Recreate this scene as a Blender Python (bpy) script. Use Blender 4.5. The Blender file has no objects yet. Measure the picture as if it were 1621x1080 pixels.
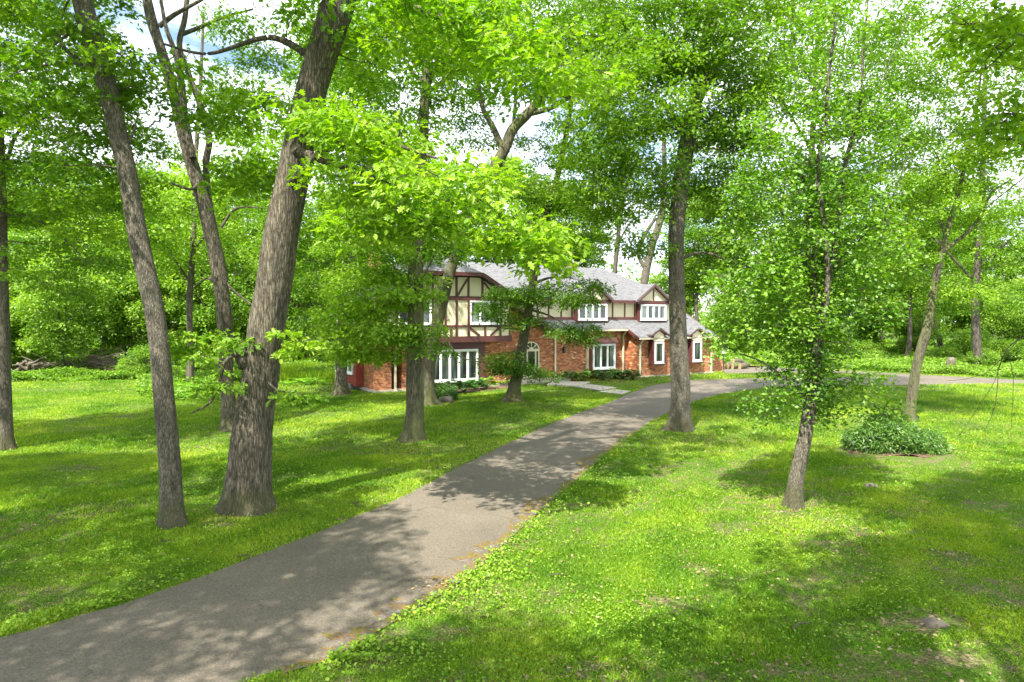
import bpy, bmesh, math, random
import numpy as np
from mathutils import Vector, Matrix
R = math.radians

# ------------------------------------------------------------------ camera, world, sun, exposure
F_PX, CAM_H, PCX, PCY = 1081.0, 4.6, 810.5, 540.0
PITCH = math.atan(37 / F_PX)
scene = bpy.context.scene
col = scene.collection
cam_d = bpy.data.cameras.new('camera')
cam = bpy.data.objects.new('camera', cam_d); col.objects.link(cam)
cam.location = (0, 0, CAM_H)
cam.rotation_euler = (math.pi / 2 - PITCH, 0, 0)
cam_d.sensor_width = 36; cam_d.sensor_fit = 'HORIZONTAL'
cam_d.lens = 36 * F_PX / 1621
cam_d.clip_end = 2000
scene.camera = cam

SUN_EL, SUN_AZ = R(56), (-0.43, -0.90)          # direction towards the sun on the ground plane
world = bpy.data.worlds.new('World'); scene.world = world; world.use_nodes = True
wn, wl = world.node_tree.nodes, world.node_tree.links
for n in list(wn): wn.remove(n)
wo = wn.new('ShaderNodeOutputWorld'); bg = wn.new('ShaderNodeBackground')
sky = wn.new('ShaderNodeTexSky'); sky.sky_type = 'NISHITA'; sky.sun_disc = False
sky.sun_elevation = SUN_EL; sky.sun_rotation = math.atan2(SUN_AZ[0], SUN_AZ[1])
sky.air_density = 1.0; sky.dust_density = 0.6; sky.ozone_density = 1.5
tc = wn.new('ShaderNodeTexCoord'); mp = wn.new('ShaderNodeMapping'); mp.inputs['Scale'].default_value = (1, 1, 3.2)
cn = wn.new('ShaderNodeTexNoise'); cn.inputs['Scale'].default_value = 3.0; cn.inputs['Detail'].default_value = 8; cn.inputs['Roughness'].default_value = .58
cr = wn.new('ShaderNodeValToRGB'); cr.color_ramp.elements[0].position = .34; cr.color_ramp.elements[1].position = .53
mx = wn.new('ShaderNodeMixRGB'); mx.inputs['Color2'].default_value = (8.6, 9.0, 9.6, 1)
wl.new(tc.outputs['Generated'], mp.inputs['Vector']); wl.new(mp.outputs[0], cn.inputs['Vector'])
wl.new(cn.outputs['Fac'], cr.inputs[0]); wl.new(cr.outputs[0], mx.inputs[0]); wl.new(sky.outputs[0], mx.inputs['Color1'])
wl.new(mx.outputs[0], bg.inputs['Color']); bg.inputs['Strength'].default_value = 0.115
wl.new(bg.outputs[0], wo.inputs[0])
sun_d = bpy.data.lights.new('sun', 'SUN'); sun_d.energy = 5.0; sun_d.angle = R(.6); sun_d.color = (1, .955, .87)
sun = bpy.data.objects.new('sun', sun_d); col.objects.link(sun)
sv = Vector((SUN_AZ[0] * math.cos(SUN_EL), SUN_AZ[1] * math.cos(SUN_EL), math.sin(SUN_EL)))
sun.rotation_euler = sv.to_track_quat('Z', 'Y').to_euler(); sun.location = (0, 0, 60)
scene.view_settings.view_transform = 'Standard'; scene.view_settings.look = 'None'
scene.view_settings.exposure = 1.5; scene.view_settings.gamma = 1
cy = scene.cycles
cy.max_bounces = 8; cy.diffuse_bounces = 4; cy.glossy_bounces = 2; cy.transmission_bounces = 4; cy.transparent_max_bounces = 8
cy.use_denoising = True; cy.sample_clamp_indirect = 6

# ------------------------------------------------------------------ pixel <-> place
def ray(px, py):
    x = (px - PCX) / F_PX; y = -(py - PCY) / F_PX
    c, s = math.cos(PITCH), math.sin(PITCH)
    return np.array((x, c + y * s, y * c - s))
def G(px, py, z=0.):
    r = ray(px, py); t = (z - CAM_H) / r[2]; return np.array((r[0] * t, r[1] * t, z))
def A(px, py, Y):
    r = ray(px, py); return np.array((0, 0, CAM_H)) + r * (Y / r[1])

# ------------------------------------------------------------------ materials
def mat(name):
    m = bpy.data.materials.new(name); m.use_nodes = True
    nt = m.node_tree
    b = nt.nodes['Principled BSDF']
    return m, nt.nodes, nt.links, b
def nd(ns, t, **k):
    n = ns.new(t)
    for a, v in k.items():
        if a in n.inputs: n.inputs[a].default_value = v
        else: setattr(n, a, v)
    return n
def ramp(ns, stops, interp='LINEAR'):
    r = ns.new('ShaderNodeValToRGB'); r.color_ramp.interpolation = interp
    e = r.color_ramp.elements
    while len(e) > 1: e.remove(e[-1])
    e[0].position = stops[0][0]; e[0].color = (*stops[0][1], 1)
    for p, c in stops[1:]:
        q = e.new(p); q.color = (*c, 1)
    return r
def obco(ns, ls, scale):
    t = ns.new('ShaderNodeTexCoord'); m = ns.new('ShaderNodeMapping'); m.inputs['Scale'].default_value = scale
    ls.new(t.outputs['Object'], m.inputs[0]); return m
def bump(ns, ls, src, b, strength, dist):
    u = ns.new('ShaderNodeBump'); u.inputs['Strength'].default_value = strength; u.inputs['Distance'].default_value = dist
    ls.new(src, u.inputs['Height']); ls.new(u.outputs[0], b.inputs['Normal'])

def m_plain(name, c, rough=.6, var=.12, scale=6, bmp=.1):
    m, ns, ls, b = mat(name); o = obco(ns, ls, (scale,) * 3)
    n = nd(ns, 'ShaderNodeTexNoise', Scale=1.0, Detail=6.0)
    ls.new(o.outputs[0], n.inputs['Vector'])
    r = ramp(ns, [(.3, tuple(x * (1 - var) for x in c)), (.7, tuple(min(1, x * (1 + var)) for x in c))])
    ls.new(n.outputs['Fac'], r.inputs[0]); ls.new(r.outputs[0], b.inputs['Base Color'])
    b.inputs['Roughness'].default_value = rough
    bump(ns, ls, n.outputs['Fac'], b, bmp, .01)
    return m
def m_leaf(name, c0, c1, c2, trans=.38, tcol=(1.5, 1.7, .30), gloss=.03):
    m, ns, ls, b = mat(name); ns.remove(b)
    out = ns['Material Output']
    at = nd(ns, 'ShaderNodeAttribute', attribute_name='rnd')
    r = ramp(ns, [(0, c0), (.5, c1), (1, c2)]); ls.new(at.outputs['Fac'], r.inputs[0])
    d = ns.new('ShaderNodeBsdfDiffuse'); t = ns.new('ShaderNodeBsdfTranslucent'); g = nd(ns, 'ShaderNodeBsdfGlossy', Roughness=.5)
    ls.new(r.outputs[0], d.inputs[0])
    mu = nd(ns, 'ShaderNodeMixRGB', blend_type='MULTIPLY'); mu.inputs[0].default_value = 1; mu.inputs[2].default_value = (*[min(4, x) for x in tcol], 1)
    ls.new(r.outputs[0], mu.inputs[1]); ls.new(mu.outputs[0], t.inputs[0])
    m1 = ns.new('ShaderNodeMixShader'); m1.inputs[0].default_value = trans
    ls.new(d.outputs[0], m1.inputs[1]); ls.new(t.outputs[0], m1.inputs[2])
    m2 = ns.new('ShaderNodeMixShader'); m2.inputs[0].default_value = gloss
    ls.new(m1.outputs[0], m2.inputs[1]); ls.new(g.outputs[0], m2.inputs[2]); ls.new(m2.outputs[0], out.inputs[0])
    return m
def m_bark(name, c0, c1, c2, zs=.13, sc=14, moss=0):
    m, ns, ls, b = mat(name); o = obco(ns, ls, (sc, sc, sc * zs))
    w = nd(ns, 'ShaderNodeTexNoise', Scale=1.0, Detail=7.0, Roughness=.62, Distortion=.9)
    v = nd(ns, 'ShaderNodeTexVoronoi', Scale=1.35, feature='DISTANCE_TO_EDGE')
    n2 = nd(ns, 'ShaderNodeTexNoise', Scale=.35, Detail=3.0)
    wa = nd(ns, 'ShaderNodeMixRGB', blend_type='ADD'); wa.inputs[0].default_value = 1.15
    ls.new(o.outputs[0], w.inputs[0]); ls.new(o.outputs[0], wa.inputs[1]); ls.new(w.outputs['Color'], wa.inputs[2])
    ls.new(wa.outputs[0], v.inputs['Vector']); ls.new(o.outputs[0], n2.inputs[0])
    mr = nd(ns, 'ShaderNodeMapRange'); mr.inputs['From Max'].default_value = .22; mr.inputs['To Max'].default_value = .24; ls.new(v.outputs['Distance'], mr.inputs['Value'])
    o4 = obco(ns, ls, (24, 24, 11)); n4 = nd(ns, 'ShaderNodeTexNoise', Scale=1.0, Detail=6.0, Roughness=.7); ls.new(o4.outputs[0], n4.inputs[0])
    mm = nd(ns, 'ShaderNodeMath', operation='MULTIPLY_ADD'); mm.inputs[1].default_value = .62; ls.new(n4.outputs['Fac'], mm.inputs[0]); ls.new(mr.outputs['Result'], mm.inputs[2])
    ms = nd(ns, 'ShaderNodeMath', operation='MULTIPLY_ADD'); ms.inputs[1].default_value = .55; ls.new(w.outputs['Fac'], ms.inputs[0]); ls.new(mm.outputs[0], ms.inputs[2])
    r = ramp(ns, [(.46, c0), (.70, c1), (.96, c2)]); ls.new(ms.outputs[0], r.inputs[0])
    colr = r.outputs[0]
    r2 = ramp(ns, [(.35, (.72, .72, .72)), (.65, (1.18, 1.15, 1.1))]); ls.new(n2.outputs['Fac'], r2.inputs[0])
    mu = nd(ns, 'ShaderNodeMixRGB', blend_type='MULTIPLY'); mu.inputs[0].default_value = 1
    ls.new(colr, mu.inputs[1]); ls.new(r2.outputs[0], mu.inputs[2]); colr = mu.outputs[0]
    if moss:
        o2 = obco(ns, ls, (1.6, 1.6, .5)); n3 = nd(ns, 'ShaderNodeTexNoise', Scale=1.0, Detail=6.0); ls.new(o2.outputs[0], n3.inputs[0])
        r3 = ramp(ns, [(.42, (0, 0, 0)), (.62, (moss,) * 3)]); ls.new(n3.outputs['Fac'], r3.inputs[0])
        mz = ns.new('ShaderNodeMixRGB'); ls.new(r3.outputs[0], mz.inputs[0]); ls.new(colr, mz.inputs[1]); mz.inputs[2].default_value = (.15, .17, .05, 1)
        colr = mz.outputs[0]
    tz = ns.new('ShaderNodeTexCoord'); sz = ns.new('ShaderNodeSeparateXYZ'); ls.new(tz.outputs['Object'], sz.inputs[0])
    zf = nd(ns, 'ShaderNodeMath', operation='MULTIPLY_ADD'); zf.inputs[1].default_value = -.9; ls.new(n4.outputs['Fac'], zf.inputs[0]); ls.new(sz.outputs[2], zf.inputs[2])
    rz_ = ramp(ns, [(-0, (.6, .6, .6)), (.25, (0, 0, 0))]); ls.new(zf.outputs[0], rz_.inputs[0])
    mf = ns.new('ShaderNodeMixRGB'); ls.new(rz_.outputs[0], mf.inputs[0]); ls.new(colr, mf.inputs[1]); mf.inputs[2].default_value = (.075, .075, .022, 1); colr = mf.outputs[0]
    ls.new(colr, b.inputs['Base Color']); b.inputs['Roughness'].default_value = .9
    bump(ns, ls, ms.outputs[0], b, 1, .05)
    return m

M = {}
M['bark'] = m_bark('bark_grey_brown', (.016, .012, .008), (.086, .072, .048), (.225, .198, .145))
M['bark_moss'] = m_bark('bark_green_tinged', (.020, .017, .010), (.088, .078, .046), (.18, .165, .105), moss=.6)
M['bark_fine'] = m_bark('bark_fine_grey', (.022, .018, .013), (.115, .10, .072), (.25, .225, .17), sc=24, zs=.22)
M['bark_far'] = m_bark('bark_far', (.03, .025, .018), (.08, .067, .048), (.15, .128, .095), sc=5)
M['bark_pale'] = m_bark('bark_pale', (.05, .042, .03), (.16, .138, .10), (.31, .28, .22), sc=12)
M['dead'] = m_bark('dead_wood', (.05, .04, .03), (.15, .12, .09), (.30, .25, .20), zs=.5)
M['leaf_oak'] = m_leaf('leaf_oak', (.045, .120, .005), (.120, .240, .008), (.250, .380, .018))
M['leaf_near'] = m_leaf('leaf_near', (.070, .170, .008), (.150, .285, .012), (.305, .44, .032), trans=.45)
M['leaf_mid'] = m_leaf('leaf_mid', (.045, .120, .006), (.120, .240, .010), (.260, .390, .022))
M['leaf_dark'] = m_leaf('leaf_dark', (.030, .110, .012), (.060, .175, .018), (.11, .25, .03), gloss=.08)
M['leaf_vine'] = m_leaf('leaf_vine', (.045, .130, .006), (.115, .245, .012), (.235, .385, .035), gloss=.05)
M['leaf_wood'] = m_leaf('leaf_wood', (.044, .120, .007), (.125, .245, .012), (.280, .410, .030))
M['leaf_wood2'] = m_leaf('leaf_wood_yellow', (.075, .165, .012), (.165, .285, .022), (.31, .45, .050))
M['leaf_shrub'] = m_leaf('leaf_rhododendron', (.035, .105, .010), (.085, .200, .015), (.20, .33, .040), trans=.25, gloss=.07)
M['hosta'] = m_leaf('hosta_leaf', (.08, .20, .02), (.19, .35, .04), (.38, .50, .14), trans=.3, gloss=.08)
M['hosta_dark'] = m_leaf('hosta_dark', (.03, .11, .02), (.07, .19, .03), (.15, .30, .06), trans=.25, gloss=.1)
M['grass'] = m_leaf('grass_blade', (.050, .135, .005), (.145, .275, .008), (.360, .430, .034), trans=.35, gloss=.02)
M['clover'] = m_leaf('clover_leaf', (.065, .160, .006), (.155, .290, .012), (.31, .42, .04), trans=.3, gloss=.03)
M['fern'] = m_leaf('fern_leaf', (.11, .25, .015), (.18, .36, .025), (.30, .48, .04), trans=.35)
M['litter'] = m_leaf('dead_leaf', (.11, .075, .035), (.23, .17, .085), (.38, .31, .18), trans=.1, tcol=(1, 1, 1))
M['petal'] = m_leaf('petal', (.6, .05, .12), (.7, .15, .25), (.8, .6, .6), trans=.2, tcol=(1, 1, 1))

def m_ground():
    m, ns, ls, b = mat('lawn_soil'); t = ns.new('ShaderNodeTexCoord')
    a = nd(ns, 'ShaderNodeTexNoise', Scale=22.0, Detail=8.0, Roughness=.7); c = nd(ns, 'ShaderNodeTexNoise', Scale=.35, Detail=5.0); f = nd(ns, 'ShaderNodeTexNoise', Scale=2.5, Detail=6.0)
    for n in (a, c, f): ls.new(t.outputs['Object'], n.inputs[0])
    r = ramp(ns, [(.34, (.022, .018, .010)), (.44, (.09, .070, .038)), (.50, (.19, .15, .085)), (.54, (.07, .10, .018)), (.60, (.25, .20, .125)), (.7, (.42, .35, .25))]); ls.new(a.outputs['Fac'], r.inputs[0])
    r2 = ramp(ns, [(.44, (.1, .1, .1)), (.62, (1, 1, 1))]); ls.new(f.outputs['Fac'], r2.inputs[0])
    g = ramp(ns, [(.36, (.014, .038, .004)), (.48, (.05, .125, .006)), (.56, (.10, .19, .010)), (.68, (.20, .20, .05))]); ls.new(a.outputs['Fac'], g.inputs[0])
    mxx = ns.new('ShaderNodeMixRGB'); ls.new(r2.outputs[0], mxx.inputs[0]); ls.new(g.outputs[0], mxx.inputs[1]); ls.new(r.outputs[0], mxx.inputs[2])
    ls.new(mxx.outputs[0], b.inputs['Base Color']); b.inputs['Roughness'].default_value = 1
    b.inputs['Specular IOR Level'].default_value = .1
    bump(ns, ls, a.outputs['Fac'], b, .8, .04); return m
def m_asphalt():
    m, ns, ls, b = mat('asphalt'); t = ns.new('ShaderNodeTexCoord')
    a = nd(ns, 'ShaderNodeTexNoise', Scale=34.0, Detail=6.0, Roughness=.9); v = nd(ns, 'ShaderNodeTexVoronoi', Scale=70.0)
    c = nd(ns, 'ShaderNodeTexNoise', Scale=.6, Detail=6.0); s = nd(ns, 'ShaderNodeTexNoise', Scale=17.0, Detail=5.0, Roughness=.75)
    for n in (a, c, v, s): ls.new(t.outputs['Object'], n.inputs[0])
    r = ramp(ns, [(.32, (.045, .037, .027)), (.5, (.118, .099, .074)), (.62, (.20, .172, .132)), (.72, (.44, .39, .33))]); ls.new(a.outputs['Fac'], r.inputs[0])
    r2 = ramp(ns, [(.3, (.84, .83, .82)), (.7, (1.12, 1.1, 1.08))]); ls.new(c.outputs['Fac'], r2.inputs[0])
    mu = nd(ns, 'ShaderNodeMixRGB', blend_type='MULTIPLY'); mu.inputs[0].default_value = 1; ls.new(r.outputs[0], mu.inputs[1]); ls.new(r2.outputs[0], mu.inputs[2])
    r3 = ramp(ns, [(.655, (0, 0, 0)), (.69, (.55, .55, .55))]); ls.new(s.outputs['Fac'], r3.inputs[0])
    mo = ns.new('ShaderNodeMixRGB'); ls.new(r3.outputs[0], mo.inputs[0]); ls.new(mu.outputs[0], mo.inputs[1]); mo.inputs[2].default_value = (.36, .19, .06, 1)
    dn = nd(ns, 'ShaderNodeTexNoise', Scale=1.3, Detail=6.0); ls.new(t.outputs['Object'], dn.inputs[0]); da = nd(ns, 'ShaderNodeMixRGB', blend_type='ADD'); da.inputs[0].default_value = .9; ls.new(t.outputs['Object'], da.inputs[1]); ls.new(dn.outputs['Color'], da.inputs[2])
    cv = nd(ns, 'ShaderNodeTexVoronoi', Scale=.42, feature='DISTANCE_TO_EDGE'); ls.new(da.outputs[0], cv.inputs['Vector'])
    rc = ramp(ns, [(0, (.45, .44, .42)), (.012, (1, 1, 1))]); ls.new(cv.outputs['Distance'], rc.inputs[0])
    mk = ramp(ns, [(.5, (0, 0, 0)), (.6, (.8, .8, .8))]); ls.new(c.outputs['Fac'], mk.inputs[0])
    mc = nd(ns, 'ShaderNodeMixRGB', blend_type='MULTIPLY'); ls.new(mk.outputs[0], mc.inputs[0]); ls.new(mo.outputs[0], mc.inputs[1]); ls.new(rc.outputs[0], mc.inputs[2])
    ls.new(mc.outputs[0], b.inputs['Base Color']); b.inputs['Roughness'].default_value = .85
    bump(ns, ls, a.outputs['Fac'], b, .5, .008); return m
def m_moss():
    m, ns, ls, b = mat('moss_crust'); t = ns.new('ShaderNodeTexCoord')
    a = nd(ns, 'ShaderNodeTexNoise', Scale=3.2, Detail=8.0, Roughness=.7); c = nd(ns, 'ShaderNodeTexNoise', Scale=26.0, Detail=6.0)
    for n in (a, c): ls.new(t.outputs['Object'], n.inputs[0])
    r = ramp(ns, [(.34, (.085, .078, .016)), (.43, (.13, .11, .02)), (.48, (.17, .10, .035)), (.53, (.10, .085, .065)), (.62, (.16, .145, .125)), (.72, (.26, .24, .21))]); ls.new(a.outputs['Fac'], r.inputs[0])
    r2 = ramp(ns, [(.3, (.6, .6, .6)), (.7, (1.25, 1.2, 1.15))]); ls.new(c.outputs['Fac'], r2.inputs[0])
    mu = nd(ns, 'ShaderNodeMixRGB', blend_type='MULTIPLY'); mu.inputs[0].default_value = 1; ls.new(r.outputs[0], mu.inputs[1]); ls.new(r2.outputs[0], mu.inputs[2])
    ls.new(mu.outputs[0], b.inputs['Base Color']); b.inputs['Roughness'].default_value = 1
    bump(ns, ls, c.outputs['Fac'], b, .9, .02); return m
def m_brick():
    m, ns, ls, b = mat('brick'); t = ns.new('ShaderNodeTexCoord'); sp = ns.new('ShaderNodeSeparateXYZ'); ls.new(t.outputs['Object'], sp.inputs[0])
    def mt(op, x, y=None):
        n = nd(ns, 'ShaderNodeMath', operation=op)
        for i, q in enumerate((x, y)):
            if q is None: continue
            if isinstance(q, (int, float)): n.inputs[i].default_value = q
            else: ls.new(q, n.inputs[i])
        return n.outputs[0]
    u = mt('ADD', sp.outputs[0], sp.outputs[1]); row = mt('DIVIDE', sp.outputs[2], .085); rf = mt('FLOOR', row)
    cc = mt('ADD', mt('DIVIDE', u, .235), mt('MULTIPLY', mt('MODULO', rf, 2.0), .5)); cf = mt('FLOOR', cc)
    cb = ns.new('ShaderNodeCombineXYZ'); ls.new(cf, cb.inputs[0]); ls.new(rf, cb.inputs[1])
    w = ns.new('ShaderNodeTexWhiteNoise'); ls.new(cb.outputs[0], w.inputs[0])
    r = ramp(ns, [(0, (.20, .055, .018)), (.2, (.36, .105, .030)), (.5, (.46, .16, .044)), (.78, (.54, .21, .062)), (.86, (.22, .06, .025)), (.965, (.60, .45, .28))], 'CONSTANT'); ls.new(w.outputs['Value'], r.inputs[0])
    fx = mt('LESS_THAN', mt('FRACT', cc), .055); fz = mt('LESS_THAN', mt('FRACT', row), .14); mo = mt('MAXIMUM', fx, fz)
    mxx = ns.new('ShaderNodeMixRGB'); ls.new(mo, mxx.inputs[0]); ls.new(r.outputs[0], mxx.inputs[1]); mxx.inputs[2].default_value = (.42, .30, .22, 1)
    ls.new(mxx.outputs[0], b.inputs['Base Color']); b.inputs['Roughness'].default_value = .85
    iv = mt('SUBTRACT', 1.0, mo); bump(ns, ls, iv, b, .5, .01); return m
def m_shingle():
    m, ns, ls, b = mat('shingle'); t = ns.new('ShaderNodeTexCoord'); sp = ns.new('ShaderNodeSeparateXYZ'); ls.new(t.outputs['Object'], sp.inputs[0])
    mpn = ns.new('ShaderNodeMapping'); mpn.inputs['Scale'].default_value = (5, 5, 22); ls.new(t.outputs['Object'], mpn.inputs[0])
    v = nd(ns, 'ShaderNodeTexVoronoi', Scale=1.0); ls.new(mpn.outputs[0], v.inputs['Vector'])
    n = nd(ns, 'ShaderNodeTexNoise', Scale=40.0, Detail=4.0); ls.new(t.outputs['Object'], n.inputs[0])
    sx = ns.new('ShaderNodeSeparateColor'); ls.new(v.outputs['Color'], sx.inputs[0])
    r = ramp(ns, [(0, (.075, .074, .075)), (.5, (.115, .113, .113)), (1, (.165, .162, .16))]); ls.new(sx.outputs[0], r.inputs[0])
    r2 = ramp(ns, [(.3, (.7, .7, .7)), (.7, (1.25, 1.25, 1.25))]); ls.new(n.outputs['Fac'], r2.inputs[0])
    mu = nd(ns, 'ShaderNodeMixRGB', blend_type='MULTIPLY'); mu.inputs[0].default_value = 1; ls.new(r.outputs[0], mu.inputs[1]); ls.new(r2.outputs[0], mu.inputs[2])
    w = nd(ns, 'ShaderNodeMath', operation='MODULO'); ls.new(sp.outputs[2], w.inputs[0]); w.inputs[1].default_value = .07
    lt = nd(ns, 'ShaderNodeMath', operation='LESS_THAN'); ls.new(w.outputs[0], lt.inputs[0]); lt.inputs[1].default_value = .012
    md = ns.new('ShaderNodeMixRGB'); ls.new(lt.outputs[0], md.inputs[0]); ls.new(mu.outputs[0], md.inputs[1]); md.inputs[2].default_value = (.14, .14, .16, 1)
    ls.new(md.outputs[0], b.inputs['Base Color']); b.inputs['Roughness'].default_value = .85
    bump(ns, ls, sx.outputs[0], b, .3, .02); return m
def m_glass():
    m, ns, ls, b = mat('window_glass'); t = ns.new('ShaderNodeTexCoord'); mpn = ns.new('ShaderNodeMapping'); mpn.inputs['Scale'].default_value = (2.2, 2.2, .25); ls.new(t.outputs['Object'], mpn.inputs[0])
    n = nd(ns, 'ShaderNodeTexNoise', Scale=1.0, Detail=3.0); ls.new(mpn.outputs[0], n.inputs[0])
    r = ramp(ns, [(.42, (.012, .016, .018)), (.52, (.05, .065, .06)), (.66, (.15, .19, .16))]); ls.new(n.outputs['Fac'], r.inputs[0]); ls.new(r.outputs[0], b.inputs['Base Color'])
    b.inputs['Roughness'].default_value = .04; b.inputs['IOR'].default_value = 1.6; return m
M['ground'] = m_ground(); M['asphalt'] = m_asphalt(); M['moss'] = m_moss(); M['brick'] = m_brick(); M['shingle'] = m_shingle(); M['glass'] = m_glass()
M['stucco'] = m_plain('stucco', (.76, .68, .47), .85, .05, 30)
M['maroon'] = m_plain('maroon_trim', (.098, .030, .027), .55, .12)
M['siding'] = m_plain('red_siding', (.30, .05, .035), .6, .1)
M['white'] = m_plain('white_vinyl', (.80, .80, .79), .4, .02)
M['cream'] = m_plain('cream_metal', (.62, .55, .38), .45, .04)
M['concrete'] = m_plain('concrete', (.42, .37, .31), .9, .14, 5, .3)
M['mulch'] = m_plain('mulch', (.115, .066, .038), 1, .45, 26, 1)
M['stone'] = m_plain('stone', (.13, .13, .12), .9, .35, 5, .5)
M['brown_stone'] = m_plain('brown_stone', (.105, .088, .066), .9, .35, 7, .5)
M['black'] = m_plain('black_metal', (.03, .03, .03), .4)
M['cutwood'] = m_plain('cut_wood', (.45, .30, .17), .9, .25, 14, .3)

# ------------------------------------------------------------------ object helpers
def tag(o, label=None, cat=None, group=None, kind=None):
    if label: o['label'] = label
    if cat: o['category'] = cat
    if group: o['group'] = group
    if kind: o['kind'] = kind
    return o
def empty(name, loc=(0, 0, 0), rz=0):
    o = bpy.data.objects.new(name, None); col.objects.link(o); o.location = loc; o.rotation_euler = (0, 0, rz)
    o.empty_display_size = .3; return o
def link(name, me, m, parent=None, smooth=False):
    o = bpy.data.objects.new(name, me); col.objects.link(o)
    if m: me.materials.append(m)
    if parent: o.parent = parent
    return o
def np_mesh(name, V, Fc, rnd=None, smooth=False):
    """V (n,3); Fc (m,k) array, or list of such arrays"""
    me = bpy.data.meshes.new(name)
    Fs = Fc if isinstance(Fc, list) else [Fc]
    Fs = [f for f in Fs if len(f)]
    idx = np.concatenate([f.ravel() for f in Fs]).astype(np.int32)
    tot = np.concatenate([np.full(len(f), f.shape[1]) for f in Fs]).astype(np.int32)
    st = np.concatenate([[0], np.cumsum(tot)[:-1]]).astype(np.int32)
    me.vertices.add(len(V)); me.vertices.foreach_set('co', np.asarray(V, np.float32).ravel())
    me.loops.add(len(idx)); me.loops.foreach_set('vertex_index', idx)
    me.polygons.add(len(tot)); me.polygons.foreach_set('loop_start', st)
    try: me.polygons.foreach_set('loop_total', tot)
    except Exception: pass
    if rnd is not None:
        a = me.attributes.new('rnd', 'FLOAT', 'FACE'); a.data.foreach_set('value', np.asarray(rnd, np.float32))
    me.polygons.foreach_set('use_smooth', np.full(len(tot), smooth))
    me.update(calc_edges=True); return me
def bm_obj(name, bm, m, parent=None):
    bmesh.ops.recalc_face_normals(bm, faces=bm.faces)
    me = bpy.data.meshes.new(name); bm.to_mesh(me); bm.free(); return link(name, me, m, parent)
def box(bm, x0, x1, y0, y1, z0, z1):
    v = [bm.verts.new(p) for p in ((x0, y0, z0), (x1, y0, z0), (x1, y1, z0), (x0, y1, z0), (x0, y0, z1), (x1, y0, z1), (x1, y1, z1), (x0, y1, z1))]
    for f in ((0, 3, 2, 1), (4, 5, 6, 7), (0, 1, 5, 4), (1, 2, 6, 5), (2, 3, 7, 6), (3, 0, 4, 7)): bm.faces.new([v[i] for i in f])
def prism(bm, pts, off):
    """pts: 3D polygon, extruded by off"""
    a = [bm.verts.new(p) for p in pts]; b = [bm.verts.new(Vector(p) + Vector(off)) for p in pts]
    bm.faces.new(a); bm.faces.new(b[::-1]); n = len(a)
    for i in range(n): bm.faces.new((a[i], b[i], b[(i + 1) % n], a[(i + 1) % n]))
def beam(bm, p, q, w, h, up=(0, 0, 1)):
    p, q = Vector(p), Vector(q); d = (q - p).normalized(); s = d.cross(Vector(up)).normalized(); u = s.cross(d)
    c = [(-.5, -.5), (.5, -.5), (.5, .5), (-.5, .5)]
    a = [bm.verts.new(p + s * w * i + u * h * j) for i, j in c]; b = [bm.verts.new(q + s * w * i + u * h * j) for i, j in c]
    bm.faces.new(a); bm.faces.new(b[::-1])
    for i in range(4): bm.faces.new((a[i], b[i], b[(i + 1) % 4], a[(i + 1) % 4]))
def sheet(name, poly, z, m, kind='structure'):
    bm = bmesh.new(); f = bm.faces.new([bm.verts.new((p[0], p[1], z)) for p in poly]); bmesh.ops.triangulate(bm, faces=[f])
    for f in bm.faces:
        if f.normal.z < 0: f.normal_flip()
    me = bpy.data.meshes.new(name); bm.to_mesh(me); bm.free()
    o = link(name, me, m); 
    if kind: o['kind'] = kind
    return o
def smooth_line(P, n=8):
    P = [np.array(p[:2], float) for p in P]; out = []
    for i in range(len(P) - 1):
        p0 = P[max(0, i - 1)]; p1 = P[i]; p2 = P[i + 1]; p3 = P[min(len(P) - 1, i + 2)]
        for k in range(n):
            t = k / n
            out.append(.5 * ((2 * p1) + (-p0 + p2) * t + (2 * p0 - 5 * p1 + 4 * p2 - p3) * t * t + (-p0 + 3 * p1 - 3 * p2 + p3) * t ** 3))
    out.append(P[-1]); return out
def in_poly(X, Y, poly):
    r = np.zeros(len(X), bool); n = len(poly); j = n - 1
    for i in range(n):
        xi, yi = poly[i][0], poly[i][1]; xj, yj = poly[j][0], poly[j][1]
        if yi != yj:
            c = ((yi > Y) != (yj > Y)) & (X < (xj - xi) * (Y - yi) / (yj - yi) + xi); r ^= c
        j = i
    return r
def field(X, Y, seed, scale):
    g = np.random.default_rng(seed); s = np.zeros_like(X)
    for k in range(9):
        a = g.uniform(0, 2 * math.pi); f = scale * g.uniform(.5, 2.4); s += np.sin((X * math.cos(a) + Y * math.sin(a)) * f + g.uniform(0, 6.3)) / (.6 + f / scale * .6)
    return s / 3.0

# ------------------------------------------------------------------ leaves
def T(v): return np.array(v, float)
LEAF_SIMPLE = (T([(0, 0, 0), (.33, .27, .07), (.74, .21, .03), (1, 0, -.12), (.74, -.21, .03), (.33, -.27, .07)]), [(0, 1, 2, 3), (0, 3, 4, 5)])
_h = [(.13, .06, .02), (.26, .25, .07), (.36, .11, .03), (.50, .36, .06), (.61, .13, .02), (.76, .27, .0), (.84, .10, -.05)]
LEAF_OAK = (T([(0, 0, 0)] + _h + [(1, 0, -.12)] + [(x, -y, z) for x, y, z in _h]), [(0, 1, 2, 3, 4, 5, 6, 7, 8), (0, 8, 15, 14, 13, 12, 11, 10, 9)])
LEAF_QUAD = (T([(0, 0, 0), (.5, .36, .10), (1, 0, -.08), (.5, -.36, .06)]), [(0, 1, 2, 3)])
LEAF_ROUND = (T([(0, 0, 0), (.25, .36, .05), (.7, .38, .05), (1, 0, -.08), (.7, -.38, .05), (.25, -.36, .05)]), [(0, 1, 2, 3), (0, 3, 4, 5)])
LEAF_SLIM = (T([(0, 0, 0), (.45, .14, .05), (1, 0, -.12), (.45, -.14, .05)]), [(0, 1, 2, 3)])
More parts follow.
